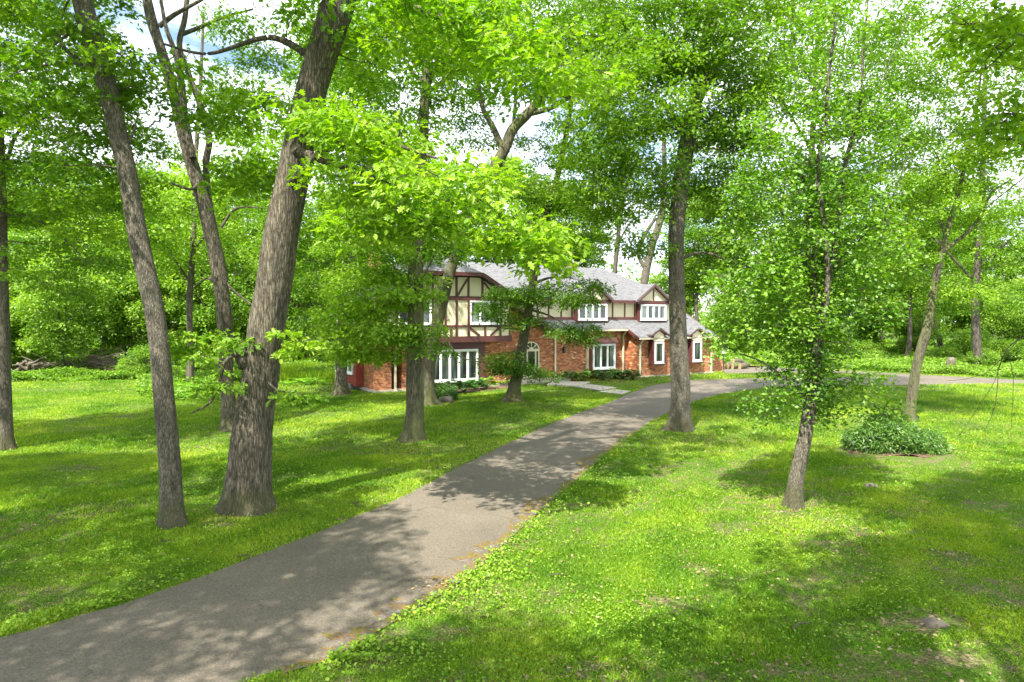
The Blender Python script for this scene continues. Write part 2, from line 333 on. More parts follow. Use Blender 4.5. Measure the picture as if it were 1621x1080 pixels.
def place(tpl, P, D, N, S):
    """returns verts, faces for one leaf template set at P along D with normal N, size S"""
    D = D / (np.linalg.norm(D, axis=1, keepdims=True) + 1e-9)
    N = N - D * (N * D).sum(1, keepdims=True); N = N / (np.linalg.norm(N, axis=1, keepdims=True) + 1e-9)
    B = np.cross(N, D); t, fs = tpl; k = len(t); n = len(P)
    V = P[:, None, :] + S[:, None, None] * (t[None, :, 0, None] * D[:, None, :] + t[None, :, 1, None] * B[:, None, :] + t[None, :, 2, None] * N[:, None, :])
    Fa = (np.array(fs)[None] + (np.arange(n) * k)[:, None, None]).reshape(-1, len(fs[0]))
    return V.reshape(-1, 3), Fa, len(fs)
class Mesh:
    def __init__(s): s.V = []; s.F = []; s.R = []; s.n = 0
    def add(s, V, Fa, rnd=None):
        s.V.append(V); s.F.append(Fa + s.n); s.n += len(V); s.R.append(np.zeros(len(Fa)) if rnd is None else rnd)
    def build(s, name, m, parent=None, smooth=False, use_rnd=True):
        byk = {}
        for f, r in zip(s.F, s.R): byk.setdefault(f.shape[1], []).append((f, r))
        Fs = []; Rs = []
        for k, l in byk.items(): Fs.append(np.concatenate([a for a, _ in l])); Rs.append(np.concatenate([b for _, b in l]))
        me = np_mesh(name, np.concatenate(s.V), Fs, np.concatenate(Rs) if use_rnd else None, smooth)
        return link(name, me, m, parent)
def add_leaves(ms, g, tpl, P, D, N, S, base=.5, spread=.22):
    V, Fa, k = place(tpl, P, D, N, S)
    r = np.clip(base + g.normal(0, spread, len(P)), 0, 1); ms.add(V, Fa, np.repeat(r, k))
def tube(ms, pts, rad, sides=6, seed=0, bark=0, roots=0, flare=0.):
    pts = np.asarray(pts, float); n = len(pts); rad = np.asarray(rad, float)
    t = np.gradient(pts, axis=0); t /= np.linalg.norm(t, axis=1, keepdims=True) + 1e-9
    ref = np.array((1., 0, 0)) if abs(t[0][0]) < .9 else np.array((0, 1., 0))
    a = np.cross(t, ref); a /= np.linalg.norm(a, axis=1, keepdims=True) + 1e-9; b = np.cross(t, a)
    th = np.linspace(0, 2 * math.pi, sides, endpoint=False)
    rr = np.repeat(rad[:, None], sides, 1)
    if bark or roots:
        g = np.random.default_rng(seed); L = np.concatenate([[0], np.cumsum(np.linalg.norm(np.diff(pts, axis=0), axis=1))])[:, None]
        if bark:
            d = np.zeros_like(rr)
            for k in range(5):
                q = g.integers(7, 19); d += np.abs(np.sin(q * .5 * 2 * th[None] / 2 * 2 + 1.6 * np.sin(L * g.uniform(1.5, 5) + g.uniform(0, 6)) + g.uniform(0, 6)))
            lump = sum(np.sin(int(g.integers(1, 4)) * th[None] + L * g.uniform(.8, 3.2) + g.uniform(0, 6)) for _ in range(4)) / 4
            rr = rr + bark * (d / 5 - .6) * np.minimum(1, rr / .15) + rr * .07 * lump
        if roots:
            lob = np.ones_like(rr)
            for k in range(3): lob += .38 * np.cos(int(g.integers(2, 6)) * th[None] + g.uniform(0, 6.3))
            rr = rr * (1 + flare * np.exp(-np.maximum(0, L - .05) / .28) * np.clip(lob, .25, 2.2))
    V = pts[:, None, :] + rr[..., None] * (np.cos(th)[None, :, None] * a[:, None, :] + np.sin(th)[None, :, None] * b[:, None, :])
    i = np.arange(n - 1)[:, None] * sides; j = np.arange(sides)[None]; j2 = (j + 1) % sides
    Fa = np.stack([i + j, i + j2, i + sides + j2, i + sides + j], -1).reshape(-1, 4)
    V = V.reshape(-1, 3)
    ms.add(V, Fa)
    ms.add(np.concatenate([V[-sides:], pts[-1:] + t[-1] * rad[-1] * .5]), np.array([(k, (k + 1) % sides, sides) for k in range(sides)]))
def curve3(P, step):
    """smooth resample of (x,y,z,r) control points"""
    P = [np.array(p, float) for p in P]; out = []
    for i in range(len(P) - 1):
        p0 = P[max(0, i - 1)]; p1 = P[i]; p2 = P[i + 1]; p3 = P[min(len(P) - 1, i + 2)]
        n = max(2, int(np.linalg.norm((p2 - p1)[:3]) / step))
        for k in range(n):
            t = k / n
            out.append(.5 * ((2 * p1) + (-p0 + p2) * t + (2 * p0 - 5 * p1 + 4 * p2 - p3) * t * t + (-p0 + 3 * p1 - 3 * p2 + p3) * t ** 3))
    out.append(P[-1]); return np.array(out)

LF, PF = 2.2, 1.75
def grow(wood, leaf, g, nodes, pads, tpl, lsize, lpp, twigs=4, flat=.3, base_spread=.18, step=.35, maxr=.12, droop=.25, face=None):
    """nodes (n,4) xyz r; pads (m,5) xyz R tone. Connects every pad to the nearest limb and puts its leaves on."""
    N = [np.array(nodes)]; allN = N[0]
    d0 = np.array([np.min(np.linalg.norm(allN[:, :3] - p[:3], axis=1)) for p in pads]); order = np.argsort(d0)
    for i in order:
        p = pads[i]; dv = p[:3] - allN[:, :3]; d = np.linalg.norm(dv, axis=1) + 1e-6
        cost = d * (1 + .9 * np.maximum(0, -dv[:, 2] / d)) + .25 / (allN[:, 3] + .03) * .03
        k = int(np.argmin(cost)); q = allN[k]; L = d[k]
        r0 = min(q[3] * .62, maxr, .010 + .014 * L); r0 = max(r0, .007)
        n = max(3, int(L / step)); tt = np.linspace(0, 1, n + 1)[:, None]
        mid = (q[:3] + p[:3]) / 2 + np.array((0, 0, .10 * L)) + g.normal(0, .09 * L, 3)
        path = (1 - tt) ** 2 * q[:3] + 2 * tt * (1 - tt) * mid + tt ** 2 * p[:3]
        jit = g.normal(0, .035 * min(1.5, L), path.shape); jit[0] = 0; path = path + jit
        rad = r0 + (max(.005, r0 * .3) - r0) * tt[:, 0]
        tube(wood, path, rad, 5 if r0 < .04 else 7)
        allN = np.concatenate([allN, np.concatenate([path[1:], rad[1:, None]], 1)])
        Rp = p[3]
        for _ in range(twigs):
            a = g.uniform(0, 6.283); e = p[:3] + np.array((math.cos(a), math.sin(a), g.uniform(-.25, .35))) * Rp * .8
            m = (p[:3] + e) / 2 + g.normal(0, .08 * Rp, 3) + np.array((0, 0, .08 * Rp)); tube(wood, [p[:3], m, e], [.007, .005, .003], 3)
    # leaves
    cnt = np.maximum(6, (LF * lpp * (pads[:, 3] / pads[:, 3].mean()) ** 2 * g.uniform(.6, 1.4, len(pads))).astype(int))
    C = np.repeat(pads, cnt, axis=0); n = len(C); a = g.uniform(0, 2 * math.pi, n); rr = np.sqrt(g.uniform(0.02, 1, n))
    # several little sub-sprays inside the pad
    sub = g.integers(0, 5, n); ph = (np.repeat(np.arange(len(pads)), cnt) * 1.7 + sub * 1.2566 * 1.3); a = np.where(g.random(n) < .7, ph + g.normal(0, .33, n), a)
    rad = rr * C[:, 3]; P = C[:, :3].copy()
    P[:, 0] += rad * np.cos(a); P[:, 1] += rad * np.sin(a); P[:, 2] += g.normal(0, flat * .5, n) * C[:, 3] - droop * rr ** 2 * C[:, 3]
    D = np.stack([np.cos(a), np.sin(a), np.full(n, -.25)], 1) + g.normal(0, .55, (n, 3)); Nn = np.array((0, 0, 1.)) + g.normal(0, .48, (n, 3))
    if face is not None: Nn += np.array(face)
    S = lsize * g.uniform(.6, 1.25, n)
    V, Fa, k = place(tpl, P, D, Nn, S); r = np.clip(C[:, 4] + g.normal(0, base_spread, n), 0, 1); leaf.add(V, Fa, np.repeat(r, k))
    return allN

def blob_pads(g, blobs, Y0, Rm):
    """blobs: (px, py, dY, half width px, half height px, half depth m, number of pads, tone)"""
    out = []
    for b in blobs:
        px, py, dY, hw, hh, hd, n = b[:7]; tone = b[7] if len(b) > 7 else .5
        c = A(px, py, Y0 + dY); s = (Y0 + dY) / F_PX
        for _ in range(int(n * PF)):
            v = g.normal(0, 1, 3); v /= np.linalg.norm(v); v *= g.uniform(.12, 1) ** (1 / 2.4)
            out.append((c[0] + v[0] * hw * s, c[1] + v[1] * hd, c[2] + v[2] * hh * s, Rm * g.uniform(.65, 1.35), np.clip(tone + g.normal(0, .12), 0, 1)))
    return np.array(out)
KIND = {'oak': LEAF_OAK, 'simple': LEAF_SIMPLE, 'quad': LEAF_QUAD, 'round': LEAF_ROUND, 'slim': LEAF_SLIM}
def photo_tree(name, label, cat, base, path, stems, blobs, seed, bark='bark', leaf='leaf_mid', kind='simple', lsize=.14, lpp=70, padR=.9, flare=.5, twigs=4, dens=1.,
               sides=20, barkamp=.012, step=.12, smin=2.2, extra=None, group=None, face=None, maxr=.12, stemtaper=None, flat=.3):
    """path and stems: (px, py, width px[, dY]) ; a trunk read off the photograph at the distance of its foot"""
    g = np.random.default_rng(seed)
    foot = G(*base); Y0 = foot[1]
    root = tag(empty(name, foot), label, cat, group)
    wood = Mesh(); lf = Mesh()
    def conv(pl):
        o = []
        for q in pl:
            dY = q[3] if len(q) > 3 else 0; p = A(q[0], q[1], Y0 + dY); o.append((*(p - foot), q[2] * .86 / 2 / F_PX * (Y0 + dY)))
        return o
    tp = conv(path); tp[0] = (0, 0, -.08, tp[0][3])
    tr = curve3(tp, step); tube(wood, tr[:, :3], tr[:, 3], sides, seed, barkamp, 1, flare)
    nodes = [tr[tr[:, 2] > smin]]
    for st in stems:
        c = curve3(conv(st), step * 1.5); tube(wood, c[:, :3], c[:, 3], max(8, sides // 2), seed + 7, barkamp * .7); nodes.append(c[c[:, 2] > smin * .7])
    nodes = np.concatenate(nodes)
    if blobs:
        pads = blob_pads(g, blobs, Y0, padR); pads[:, :3] -= foot
        grow(wood, lf, g, nodes, pads, KIND[kind], lsize, lpp * dens, twigs, face=face, maxr=maxr, flat=flat)
    if extra: extra(wood, lf, g, foot, Y0)
    wood.build('trunk', M[bark], root, smooth=True, use_rnd=False)
    if lf.V: lf.build('crown', M[leaf], root)
    return root
#@@SETTING
# ------------------------------------------------------------------ the setting: lawn, drive
gd = sheet('ground', [(-420, -60), (420, -60), (420, 600), (-420, 600)], 0, M['ground'])
def gl(P, n=6): return smooth_line([G(*p) if abs(p[0]) > 60 or p[1] > 400 else p for p in P], n)
rg = np.random.default_rng(5)
LEFT = smooth_line([(-30, -9), (-19, -2), (-12.0, 5.2)] + [G(*p) for p in [(0, 1010), (250, 938), (480, 852), (627, 791), (765, 721), (880, 668), (965, 637), (1003, 621), (1040, 609), (1085, 603.5), (1150, 600.5), (1211, 599), (1300, 598), (1425, 597)]], 7)
ISL = [G(*p) for p in [(1425, 597), (1400, 594.5), (1360, 592), (1300, 590.5), (1220, 590), (1150, 592)]]
TOP = smooth_line([G(*p) for p in [(1135, 579), (1200, 580), (1290, 585), (1370, 589), (1460, 594), (1527, 597), (1619, 602), (1760, 606)]], 6)
RIGHT = smooth_line([G(*p) for p in [(1760, 612), (1619, 607.5), (1478, 609.5), (1304, 611.5), (1211, 614), (1160, 621), (1100, 636), (1055, 655), (1020, 675), (969, 709), (867, 795), (765, 884), (708, 930), (607, 989), (518, 1039), (440, 1065)]] + [(-6.2, 6.3), (-14, -1), (-26, -14)], 8)
RIGHTw = [np.array(p) + rg.normal(0, .045, 2) for p in RIGHT]; LEFTw = [np.array(p) + rg.normal(0, .02, 2) for p in LEFT]
DRIVE = LEFTw + [p[:2] for p in ISL] + TOP + RIGHTw
sheet('driveway', DRIVE, .012, M['asphalt'])
# mossy broken crust along the right edge of the drive
ia = min(range(len(RIGHT)), key=lambda i: abs(RIGHT[i][1] - G(1010, 680)[1])); ib = min(range(len(RIGHT)), key=lambda i: np.linalg.norm(RIGHT[i] - G(455, 1062)[:2]))
mid = [RIGHT[i] for i in range(ia, ib + 1)]; fine = []
for i in range(len(mid) - 1):
    for k in range(6): fine.append(mid[i] + (mid[i + 1] - mid[i]) * k / 6)
fine = np.array(fine); tg = np.gradient(fine, axis=0); tg /= np.linalg.norm(tg, axis=1, keepdims=True); nrm = np.stack([tg[:, 1], -tg[:, 0]], 1)
if nrm[len(nrm) // 2][0] > 0: nrm = -nrm
L = np.arange(len(fine)) * .12
w = .24 + .18 * np.sin(L * 1.3) + .12 * np.sin(L * 3.1 + 1) + .06 * np.sin(L * 7) + rg.normal(0, .04, len(fine)); w = np.clip(w, .13, .6) * np.minimum(1, np.minimum(np.arange(len(fine)) / 12, (len(fine) - np.arange(len(fine))) / 12) + .05)
inner = fine + nrm * w[:, None]; outer = fine - nrm * .10
bm = bmesh.new(); a = [bm.verts.new((p[0], p[1], .019)) for p in inner]; b = [bm.verts.new((p[0], p[1], .021)) for p in outer]
for i in range(len(a) - 1): bm.faces.new((a[i], b[i], b[i + 1], a[i + 1]))
bmesh.ops.recalc_face_normals(bm, faces=bm.faces)
for f in bm.faces:
    if f.normal.z < 0: f.normal_flip()
me = bpy.data.meshes.new('mossy_edge'); bm.to_mesh(me); bm.free(); tag(link('mossy_edge', me, M['moss']), 'olive and orange moss crust on the drive edge', 'moss', kind='stuff')

# ------------------------------------------------------------------ the house (local x along the front, y into the house)
TH = R(32); HO = G(1010, 597.8); hc, hs = math.cos(TH), math.sin(TH)
house = tag(empty('brick_house', (HO[0], HO[1], 0), TH), 'large half-timbered brick house with grey shingle roof and maroon trim', 'house')
def HP(x, y, z=0): return np.array((HO[0] + x * hc - y * hs, HO[1] + x * hs + y * hc, z))
def hpl(px, py, y):
    r = ray(px, py); t = (y + (-hs * HO[0] + hc * HO[1])) / (-hs * r[0] + hc * r[1]); X, Y = r[0] * t - HO[0], r[1] * t - HO[1]; return X * hc + Y * hs, CAM_H + r[2] * t
HOUSE_POLY = [HP(*p) for p in [(-21.6, .3), (-11.7, .3), (-11.7, 1.3), (0, 1.3), (0, 0), (8.1, 0), (8.1, 9), (-21.6, 8)]]
bm = bmesh.new(); prism(bm, [(0, 0, 0), (0, 0, 3.1), (0, 4.6, 5.5), (0, 9.2, 3.1), (0, 9.2, 0)], (8.1, 0, 0)); bm_obj('wall', bm, M['brick'], house)
bm = bmesh.new(); prism(bm, [(-11.68, 1.3, 0), (-.003, 1.3, 0), (-.003, 1.3, 3.72), (-7.9, 1.3, 3.72), (-11.68, 1.3, 5.85)], (0, .85, 0)); bm_obj('wall', bm, M['brick'], house)
bm = bmesh.new()
prism(bm, [(-20.97, .3, 0), (-20.0, .3, 0), (-20.0, 1.1, 0), (-19.3, 1.1, 0), (-19.3, .3, 0), (-11.7, .3, 0), (-11.7, 8, 0), (-20.97, 8, 0)], (0, 0, 3.2)); bm_obj('wall', bm, M['brick'], house)
bm = bmesh.new(); prism(bm, [(-20.99, -.3, 3.05), (-11.72, -.3, 3.05), (-11.72, -.3, 5.85), (-14.1, -.3, 7.2), (-18.3, -.3, 7.2), (-20.99, -.3, 5.65)], (0, 8.3, 0)); bm_obj('wall', bm, M['stucco'], house)
bm = bmesh.new(); box(bm, -11.71, 6.5, 2.15, 11.2, 3.4, 5.95); bm_obj('wall', bm, M['stucco'], house)
bm = bmesh.new(); box(bm, -21.05, -11.62, .22, 8.1, 0, .16); bm_obj('foundation', bm, M['concrete'], house)
bm = bmesh.new(); box(bm, -.06, 8.2, -.08, .3, 0, .12); bm_obj('foundation', bm, M['concrete'], house)
# red siding bay on the left side
bm = bmesh.new(); box(bm, -21.5, -20.98, 2.5, 6.3, .25, 3.0)
for i in range(20): box(bm, -21.52, -21.49, 2.55 + i * .19, 2.58 + i * .19, .25, 3.0)
bm_obj('siding_bay', bm, M['siding'], house)
# roofs
TK = .16
def roof(polys, name='roof', tk=TK):
    bm = bmesh.new()
    for p in polys: prism(bm, p, (0, 0, -tk))
    return bm_obj(name, bm, M['shingle'], house)
sm = .586
def zm(y): return 5.95 + sm * (y - 1.8)
rf = roof([[(-16.2, 1.8, 5.95), (6.9, 1.8, 5.95), (2.1, 6.75, zm(6.75)), (-16.2, 6.75, zm(6.75))],
           [(6.9, 1.8, 5.95), (6.9, 11.7, 5.95), (2.1, 6.75, zm(6.75))],
           [(6.9, 11.7, 5.95), (-16.2, 11.7, 5.95), (-16.2, 6.75, zm(6.75)), (2.1, 6.75, zm(6.75))]])
def zw(x): return 8.67 - .57 * abs(x + 16.2)
roof([[(-16.2, .95, zw(-16.2)), (-18.3, -.8, zw(-18.3)), (-21.5, -.8, zw(-21.5)), (-21.5, 8.4, zw(-21.5)), (-16.2, 8.4, zw(-16.2))],
      [(-16.2, .95, zw(-16.2)), (-16.2, 8.4, zw(-16.2)), (-11.3, 8.4, zw(-11.3)), (-11.3, -.8, zw(-11.3)), (-14.1, -.8, zw(-14.1))],
      [(-16.2, .95, zw(-16.2) + .003), (-14.1, -.8, zw(-14.1)), (-18.3, -.8, zw(-18.3))],
      [(-11.3, .55, zw(-11.3)), (-11.3, 2.2, zw(-11.3)), (-7.45, 2.2, zw(-7.45)), (-7.45, .55, zw(-7.45))]])
def zl(y): return 3.08 + .53 * (y + .4)
roof([[(-.3, -.4, zl(-.4)), (8.42, -.4, zl(-.4)), (8.42, 4.6, zl(4.6)), (-.3, 4.6, zl(4.6))],
      [(-.3, 4.6, zl(4.6)), (8.42, 4.6, zl(4.6)), (8.42, 9.6, zl(-.4)), (-.3, 9.6, zl(-.4))],
      [(-7.6, .85, zl(.85)), (-.31, .85, zl(.85)), (-.31, 2.3, zl(2.3)), (-7.6, 2.3, zl(2.3))]])
roof([[(-21.6, 6.4, 3.0), (-20.9, 6.4, 3.35), (-20.9, 8.7, 3.35), (-21.6, 8.7, 3.0)]], tk=.12)
bm = bmesh.new(); box(bm, -21.1, -20.98, 7.9, 8.02, 0, 3.0); bm_obj('downspout', bm, M['cream'], house)
# fascia: maroon rake and upper eave boards
bm = bmesh.new(); FH = .24
def rake(x0, z0, x1, z1, y): beam(bm, (x0, y, z0 - .10), (x1, y, z1 - .10), .05, FH)
rake(-18.35, zw(-18.35), -21.52, zw(-21.52), -.83); rake(-14.05, zw(-14.05), -11.28, zw(-11.28), -.83); rake(-18.35, zw(-18.3), -14.05, zw(-14.1), -.832)
rake(-11.35, zw(-11.35), -7.4, zw(-7.4), .52)
beam(bm, (-10.9, 1.77, 5.85), (6.92, 1.77, 5.85), .05, FH)
beam(bm, (6.93, 1.8, 5.85), (6.93, 11.7, 5.85), .05, FH)
beam(bm, (-.33, -.42, zl(-.42) - .10), (-.33, .86, zl(.86) - .10), .05, FH); beam(bm, (8.45, -.42, zl(-.42) - .10), (8.45, 4.6, zl(4.6) - .10), .05, FH)
beam(bm, (-21.53, -.8, zw(-21.5) - .1), (-21.53, 8.4, zw(-21.5) - .1), .05, FH)
bm_obj('fascia', bm, M['maroon'], house)
# gutters and downspouts
bm = bmesh.new(); beam(bm, (-.30, -.46, 2.98), (8.44, -.46, 2.98), .12, .12); bm_obj('gutter', bm, M['cream'], house)
bm = bmesh.new(); beam(bm, (-7.5, .79, zl(.85) - .10), (-.30, .79, zl(.85) - .10), .12, .12); bm_obj('gutter', bm, M['cream'], house)
def spout(x, y, ztop, ye):
    bm = bmesh.new(); box(bm, x - .06, x + .06, y - .14, y - .03, .05, ztop - .45); beam(bm, (x, y - .08, ztop - .5), (x, ye, ztop - .12), .1, .1, (1, 0, 0)); box(bm, x - .055, x + .055, y - .3, y - .04, .05, .14)
    return bm_obj('downspout', bm, M['cream'], house)
spout(.12, 0, 3.02, -.42); spout(8.0, 0, 3.02, -.42); spout(-.45, 1.3, 3.72, .83); spout(-6.95, 1.3, 3.72, .83); spout(hpl(625, 600, .3)[0], .3, 3.1, .1)
# windows
def window(x0, x1, z0, z1, y, n, fr=.09, mul=.07, parent=None, side=False):
    bm = bmesh.new(); d = .09
    def bx(a, b, c, dd, e, f):
        if side: box(bm, y - (f), y - (e), a, b, c, dd)
        else: box(bm, a, b, y - f, y - e, c, dd)
    bx(x0, x1, z0, z0 + fr, 0, d); bx(x0, x1, z1 - fr, z1, 0, d); bx(x0, x0 + fr, z0 + fr, z1 - fr, 0, d); bx(x1 - fr, x1, z0 + fr, z1 - fr, 0, d)
    wdt = (x1 - x0 - 2 * fr) / n
    for i in range(1, n): xx = x0 + fr + i * wdt; bx(xx - mul / 2, xx + mul / 2, z0 + fr, z1 - fr, 0, d - .01)
    for i in range(n):      # sash rails
        a = x0 + fr + i * wdt + (mul / 2 if i else 0); b = x0 + fr + (i + 1) * wdt - (mul / 2 if i < n - 1 else 0)
        bx(a, b, z0 + fr, z0 + fr + .05, 0, .05); bx(a, b, z1 - fr - .05, z1 - fr, 0, .05); bx(a, a + .035, z0 + fr + .05, z1 - fr - .05, 0, .05); bx(b - .035, b, z0 + fr + .05, z1 - fr - .05, 0, .05)
    bx(x0 - .03, x1 + .03, z0 - .05, z0, -.0, d + .05)
    o = bm_obj('window', bm, M['white'], house)
    bm = bmesh.new()
    bx(x0 + fr, x1 - fr, z0 + fr, z1 - fr, .004, .02)
    bm_obj('pane', bm, M['glass'], o); return o
YF = -.3
def dorm_w(x0, x1, yy): return window(x0, x1, 4.42, 5.66, yy, 4)
bm_t = bmesh.new()      # timbering of the gable
def tb(x0, x1, z0, z1, y=YF, t=.05): box(bm_t, x0, x1, y - t, y - .0, z0, z1)
def td(x0, z0, x1, z1, w=.14, y=YF): beam(bm_t, (x0, y - .022, z0), (x1, y - .022, z1), .044, w)
tb(-21.05, -11.65, 3.02, 3.40, t=.07); tb(-20.95, -11.7, 3.98, 4.12, t=.056); tb(-20.95, -11.7, 5.72, 5.98, t=.056)
for x in (-16.60, -15.80, -14.93, -12.52, -17.47, -19.88):
    tb(x - .07, x + .07, 3.40, 3.98, t=.051); tb(x - .07, x + .07, 4.12, 5.72, t=.051)
for x in (-20.93, -11.80): tb(x - .06, x + .06, 3.40, 5.72, t=.052)
tb(-16.27, -16.13, 3.4, 3.98); tb(-13.78, -13.64, 3.4, 3.98); tb(-18.74, -18.6, 3.4, 3.98)
td(-14.85, 3.95, -14.1, 3.42); td(-13.3, 3.42, -12.6, 3.95); td(-19.8, 3.95, -19.1, 3.42); td(-18.3, 3.42, -17.6, 3.95)
for x in (-16.2, -15.80, -14.93, -13.9, -17.47, -18.5, -16.6): 
    if x not in (-16.2, -16.6): tb(x - .07, x + .07, 5.98, 7.22)
td(-15.72, 6.02, -15.0, 7.1, .13); td(-16.7, 6.02, -17.4, 7.1, .13); td(-12.9, 6.0, -13.8, 6.9, .12)
bm_obj('timber_frame', bm_t, M['maroon'], house)
window(-14.83, -12.60, 4.18, 5.70, YF, 3); window(-19.80, -17.57, 4.18, 5.70, YF, 3)
# living room window in its maroon bay
bm = bmesh.new(); box(bm, -17.95, -13.55, -.02, .35, .32, 3.04); box(bm, -18.0, -13.5, -.08, .3, 2.92, 3.06); bm_obj('window_bay', bm, M['maroon'], house)
window(-17.55, -14.1, .50, 2.55, -.02, 5, .10, .10)
# dark red side door in the left recess
bm = bmesh.new(); box(bm, -19.95, -19.35, .98, 1.08, .1, 2.6); bm_obj('side_door', bm, M['maroon'], house)
# upper main wall studs
bm = bmesh.new(); bm_t = bm
y2 = 2.15
for x in (-7.9, -6.9, -5.75, -4.75, -.75, .5, 1.55): tb(x - .06, x + .06, 4.45, 5.8, y=y2, t=.04)
box(bm, -9, 1.95, y2 - .05, y2, 4.45, 4.64); bm_obj('timber_frame', bm, M['maroon'], house)
# dormers
def dormer(x0, x1, gable_only=False):
    xm = (x0 + x1) / 2; bm = bmesh.new(); yf = 1.72
    box(bm, x0 - .12, x1 + .12, yf + .02, 2.3, 4.25, 5.95); bm_obj('dormer_wall', bm, M['maroon'], house)
    hw = (x1 - x0) / 2 + .36; zp = 5.93 + hw * .68
    bm = bmesh.new(); prism(bm, [(xm - hw, yf, 5.93), (xm + hw, yf, 5.93), (xm, yf, zp - .05)], (0, .5, 0)); g_ = bm_obj('gable', bm, M['stucco'], house)
    bm = bmesh.new()
    box(bm, xm - .06, xm + .06, yf - .04, yf, 5.95, zp - .1); box(bm, xm - hw, xm + hw, yf - .05, yf + .01, 5.70, 5.97)
    for s in (-1, 1): beam(bm, (xm + s * (hw + .12), yf - .22, 5.90), (xm, yf - .22, zp + .10), .06, .24)
    bm_obj('fascia', bm, M['maroon'], house)
    yb = 1.8 + (zp - 5.95) / sm + .5
    bm = bmesh.new()
    for s in (-1, 1): prism(bm, [(xm + s * (hw + .14), yf - .26, 5.98), (xm, yf - .26, zp + .22), (xm, yb + .4, zp + .22), (xm + s * (hw + .14), 2.4, 5.98)], (0, 0, -.12))
    bm_obj('roof', bm, M['shingle'], house)
    window(x0, x1, 4.42, 5.66, yf + .02, 4, .10, .09)
dormer(hpl(880 + 182 / 5.144, 480, 1.72)[0], hpl(880 + 415 / 5.144, 480, 1.72)[0]); dormer(hpl(880 + 690 / 5.144, 480, 1.72)[0], hpl(880 + 895 / 5.144, 480, 1.72)[0])
# garage window boxes with little gables
def gbox(x0, x1):
    xm = (x0 + x1) / 2; yf = -.5
    bm = bmesh.new(); box(bm, x0 - .16, x1 + .16, yf, .05, .93, 3.3); bm_obj('window_bay', bm, M['maroon'], house)
    bm = bmesh.new()
    for i, (d, z0, z1) in enumerate(((.0, .84, .928), (.1, .76, .838), (.2, .68, .758))): box(bm, x0 - .1 + d * .3, x1 + .1 - d * .3, yf + .06 + d, .02, z0, z1)
    bm_obj('corbel', bm, M['brick'], house)
    bm = bmesh.new(); prism(bm, [(x0 - .06, yf - .02, 2.78), (x1 + .06, yf - .02, 2.78), (x1 + .06, yf - .02, 3.3), (xm, yf - .02, 3.62), (x0 - .06, yf - .02, 3.3)], (0, .2, 0)); bm_obj('gable', bm, M['stucco'], house)
    bm = bmesh.new()
    for s in (-1, 1):
        e = xm + s * ((x1 - x0) / 2 + .42); beam(bm, (e, yf - .16, 3.22), (xm, yf - .16, 3.72), .06, .15); beam(bm, (e - s * .05, yf - .13, 3.20), (e + s * .25, yf - .13, 3.13), .05, .10)
    bm_obj('fascia', bm, M['maroon'], house)
    bm = bmesh.new()
    for s in (-1, 1):
        e = xm + s * ((x1 - x0) / 2 + .46); prism(bm, [(e, yf - .2, 3.30), (xm, yf - .2, 3.83), (xm, 1.2, 3.83), (e, .25, 3.30)], (0, 0, -.08))
    bm_obj('roof', bm, M['shingle'], house)
    window(x0, x1, 1.08, 2.72, yf, 1, .10)
for a, b in (((803, 500), (875, 500)), ((1115, 500), (1183, 500))):
    gbox(hpl(880 + a[0] / 5.144, 560, -.5)[0], hpl(880 + b[0] / 5.144, 560, -.5)[0])
# front room window with flared hood
xa, xb = hpl(880 + 300 / 5.144, 570, .85)[0], hpl(880 + 480 / 5.144, 570, .85)[0]; zb_, zt_ = hpl(940, 430 + 797 / 5.144, .85)[1], hpl(960, 430 + 588 / 5.144, .85)[1]
bm = bmesh.new(); box(bm, xa - .13, xb + .13, .85, 1.32, zb_ - .22, zt_ + .06); prism(bm, [(xa - .14, .80, zt_ + .06), (xa - .14, .6, zt_ + .06), (xa - .14, .62, zt_ + .16), (xa - .14, .95, zt_ + .5), (xa - .14, 1.3, zt_ + .5), (xa - .14, 1.3, zt_ + .06)], (xb - xa + .28, 0, 0)); bm_obj('window_bay', bm, M['maroon'], house)
window(xa, xb, zb_, zt_, .85, 3, .11, .10)
bm = bmesh.new(); box(bm, xa - .32, xa - .14, 1.12, 1.29, .4, zt_); bm_obj('corner_post', bm, M['cream'], house)
# entrance door with arched transom
xl, xr = hpl(827, 560, 1.28)[0], hpl(852.5, 560, 1.28)[0]; xm = (xl + xr) / 2; hw = (xr - xl) / 2; bm = bmesh.new()
arc = [(xm + hw * math.cos(t), 1.16, 2.32 + hw * .85 * math.sin(t)) for t in np.linspace(0, math.pi, 15)]
prism(bm, [(xl, 1.16, .3), (xr, 1.16, .3)] + arc, (0, .2, 0)); door = bm_obj('front_door', bm, M['cream'], house)
bm = bmesh.new()
for s in (-1, 1): box(bm, xm + s * hw * .72 - .07, xm + s * hw * .72 + .07, 1.145, 1.16, .75, 2.2)
box(bm, xm - hw * .42, xm + hw * .42, 1.14, 1.16, .95, 2.2)
for k in range(4):
    t0, t1 = math.pi * (k + .12) / 4, math.pi * (k + .88) / 4; prism(bm, [(xm + r_ * hw * math.cos(t), 1.145, 2.34 + r_ * hw * .85 * math.sin(t)) for r_, t in ((.3, t0), (.82, t0), (.82, (t0 + t1) / 2), (.82, t1), (.3, t1))], (0, .014, 0))
bm_obj('pane', bm, M['glass'], door)
bm = bmesh.new(); box(bm, xm - hw * .52, xm - hw * .47, 1.08, 1.15, 1.2, 1.4); bm_obj('handle', bm, M['black'], door)
bm = bmesh.new()
for k in range(13):
    t0, t1 = math.pi * k / 13 + .02, math.pi * (k + 1) / 13 - .02
    prism(bm, [(xm + r_ * hw * math.cos(t), 1.2, 2.32 + (r_ * hw - hw + hw * .85) * math.sin(t)) for r_, t in ((1.03, t0), (1.3, t0), (1.3, t1), (1.03, t1))], (0, .1, 0))
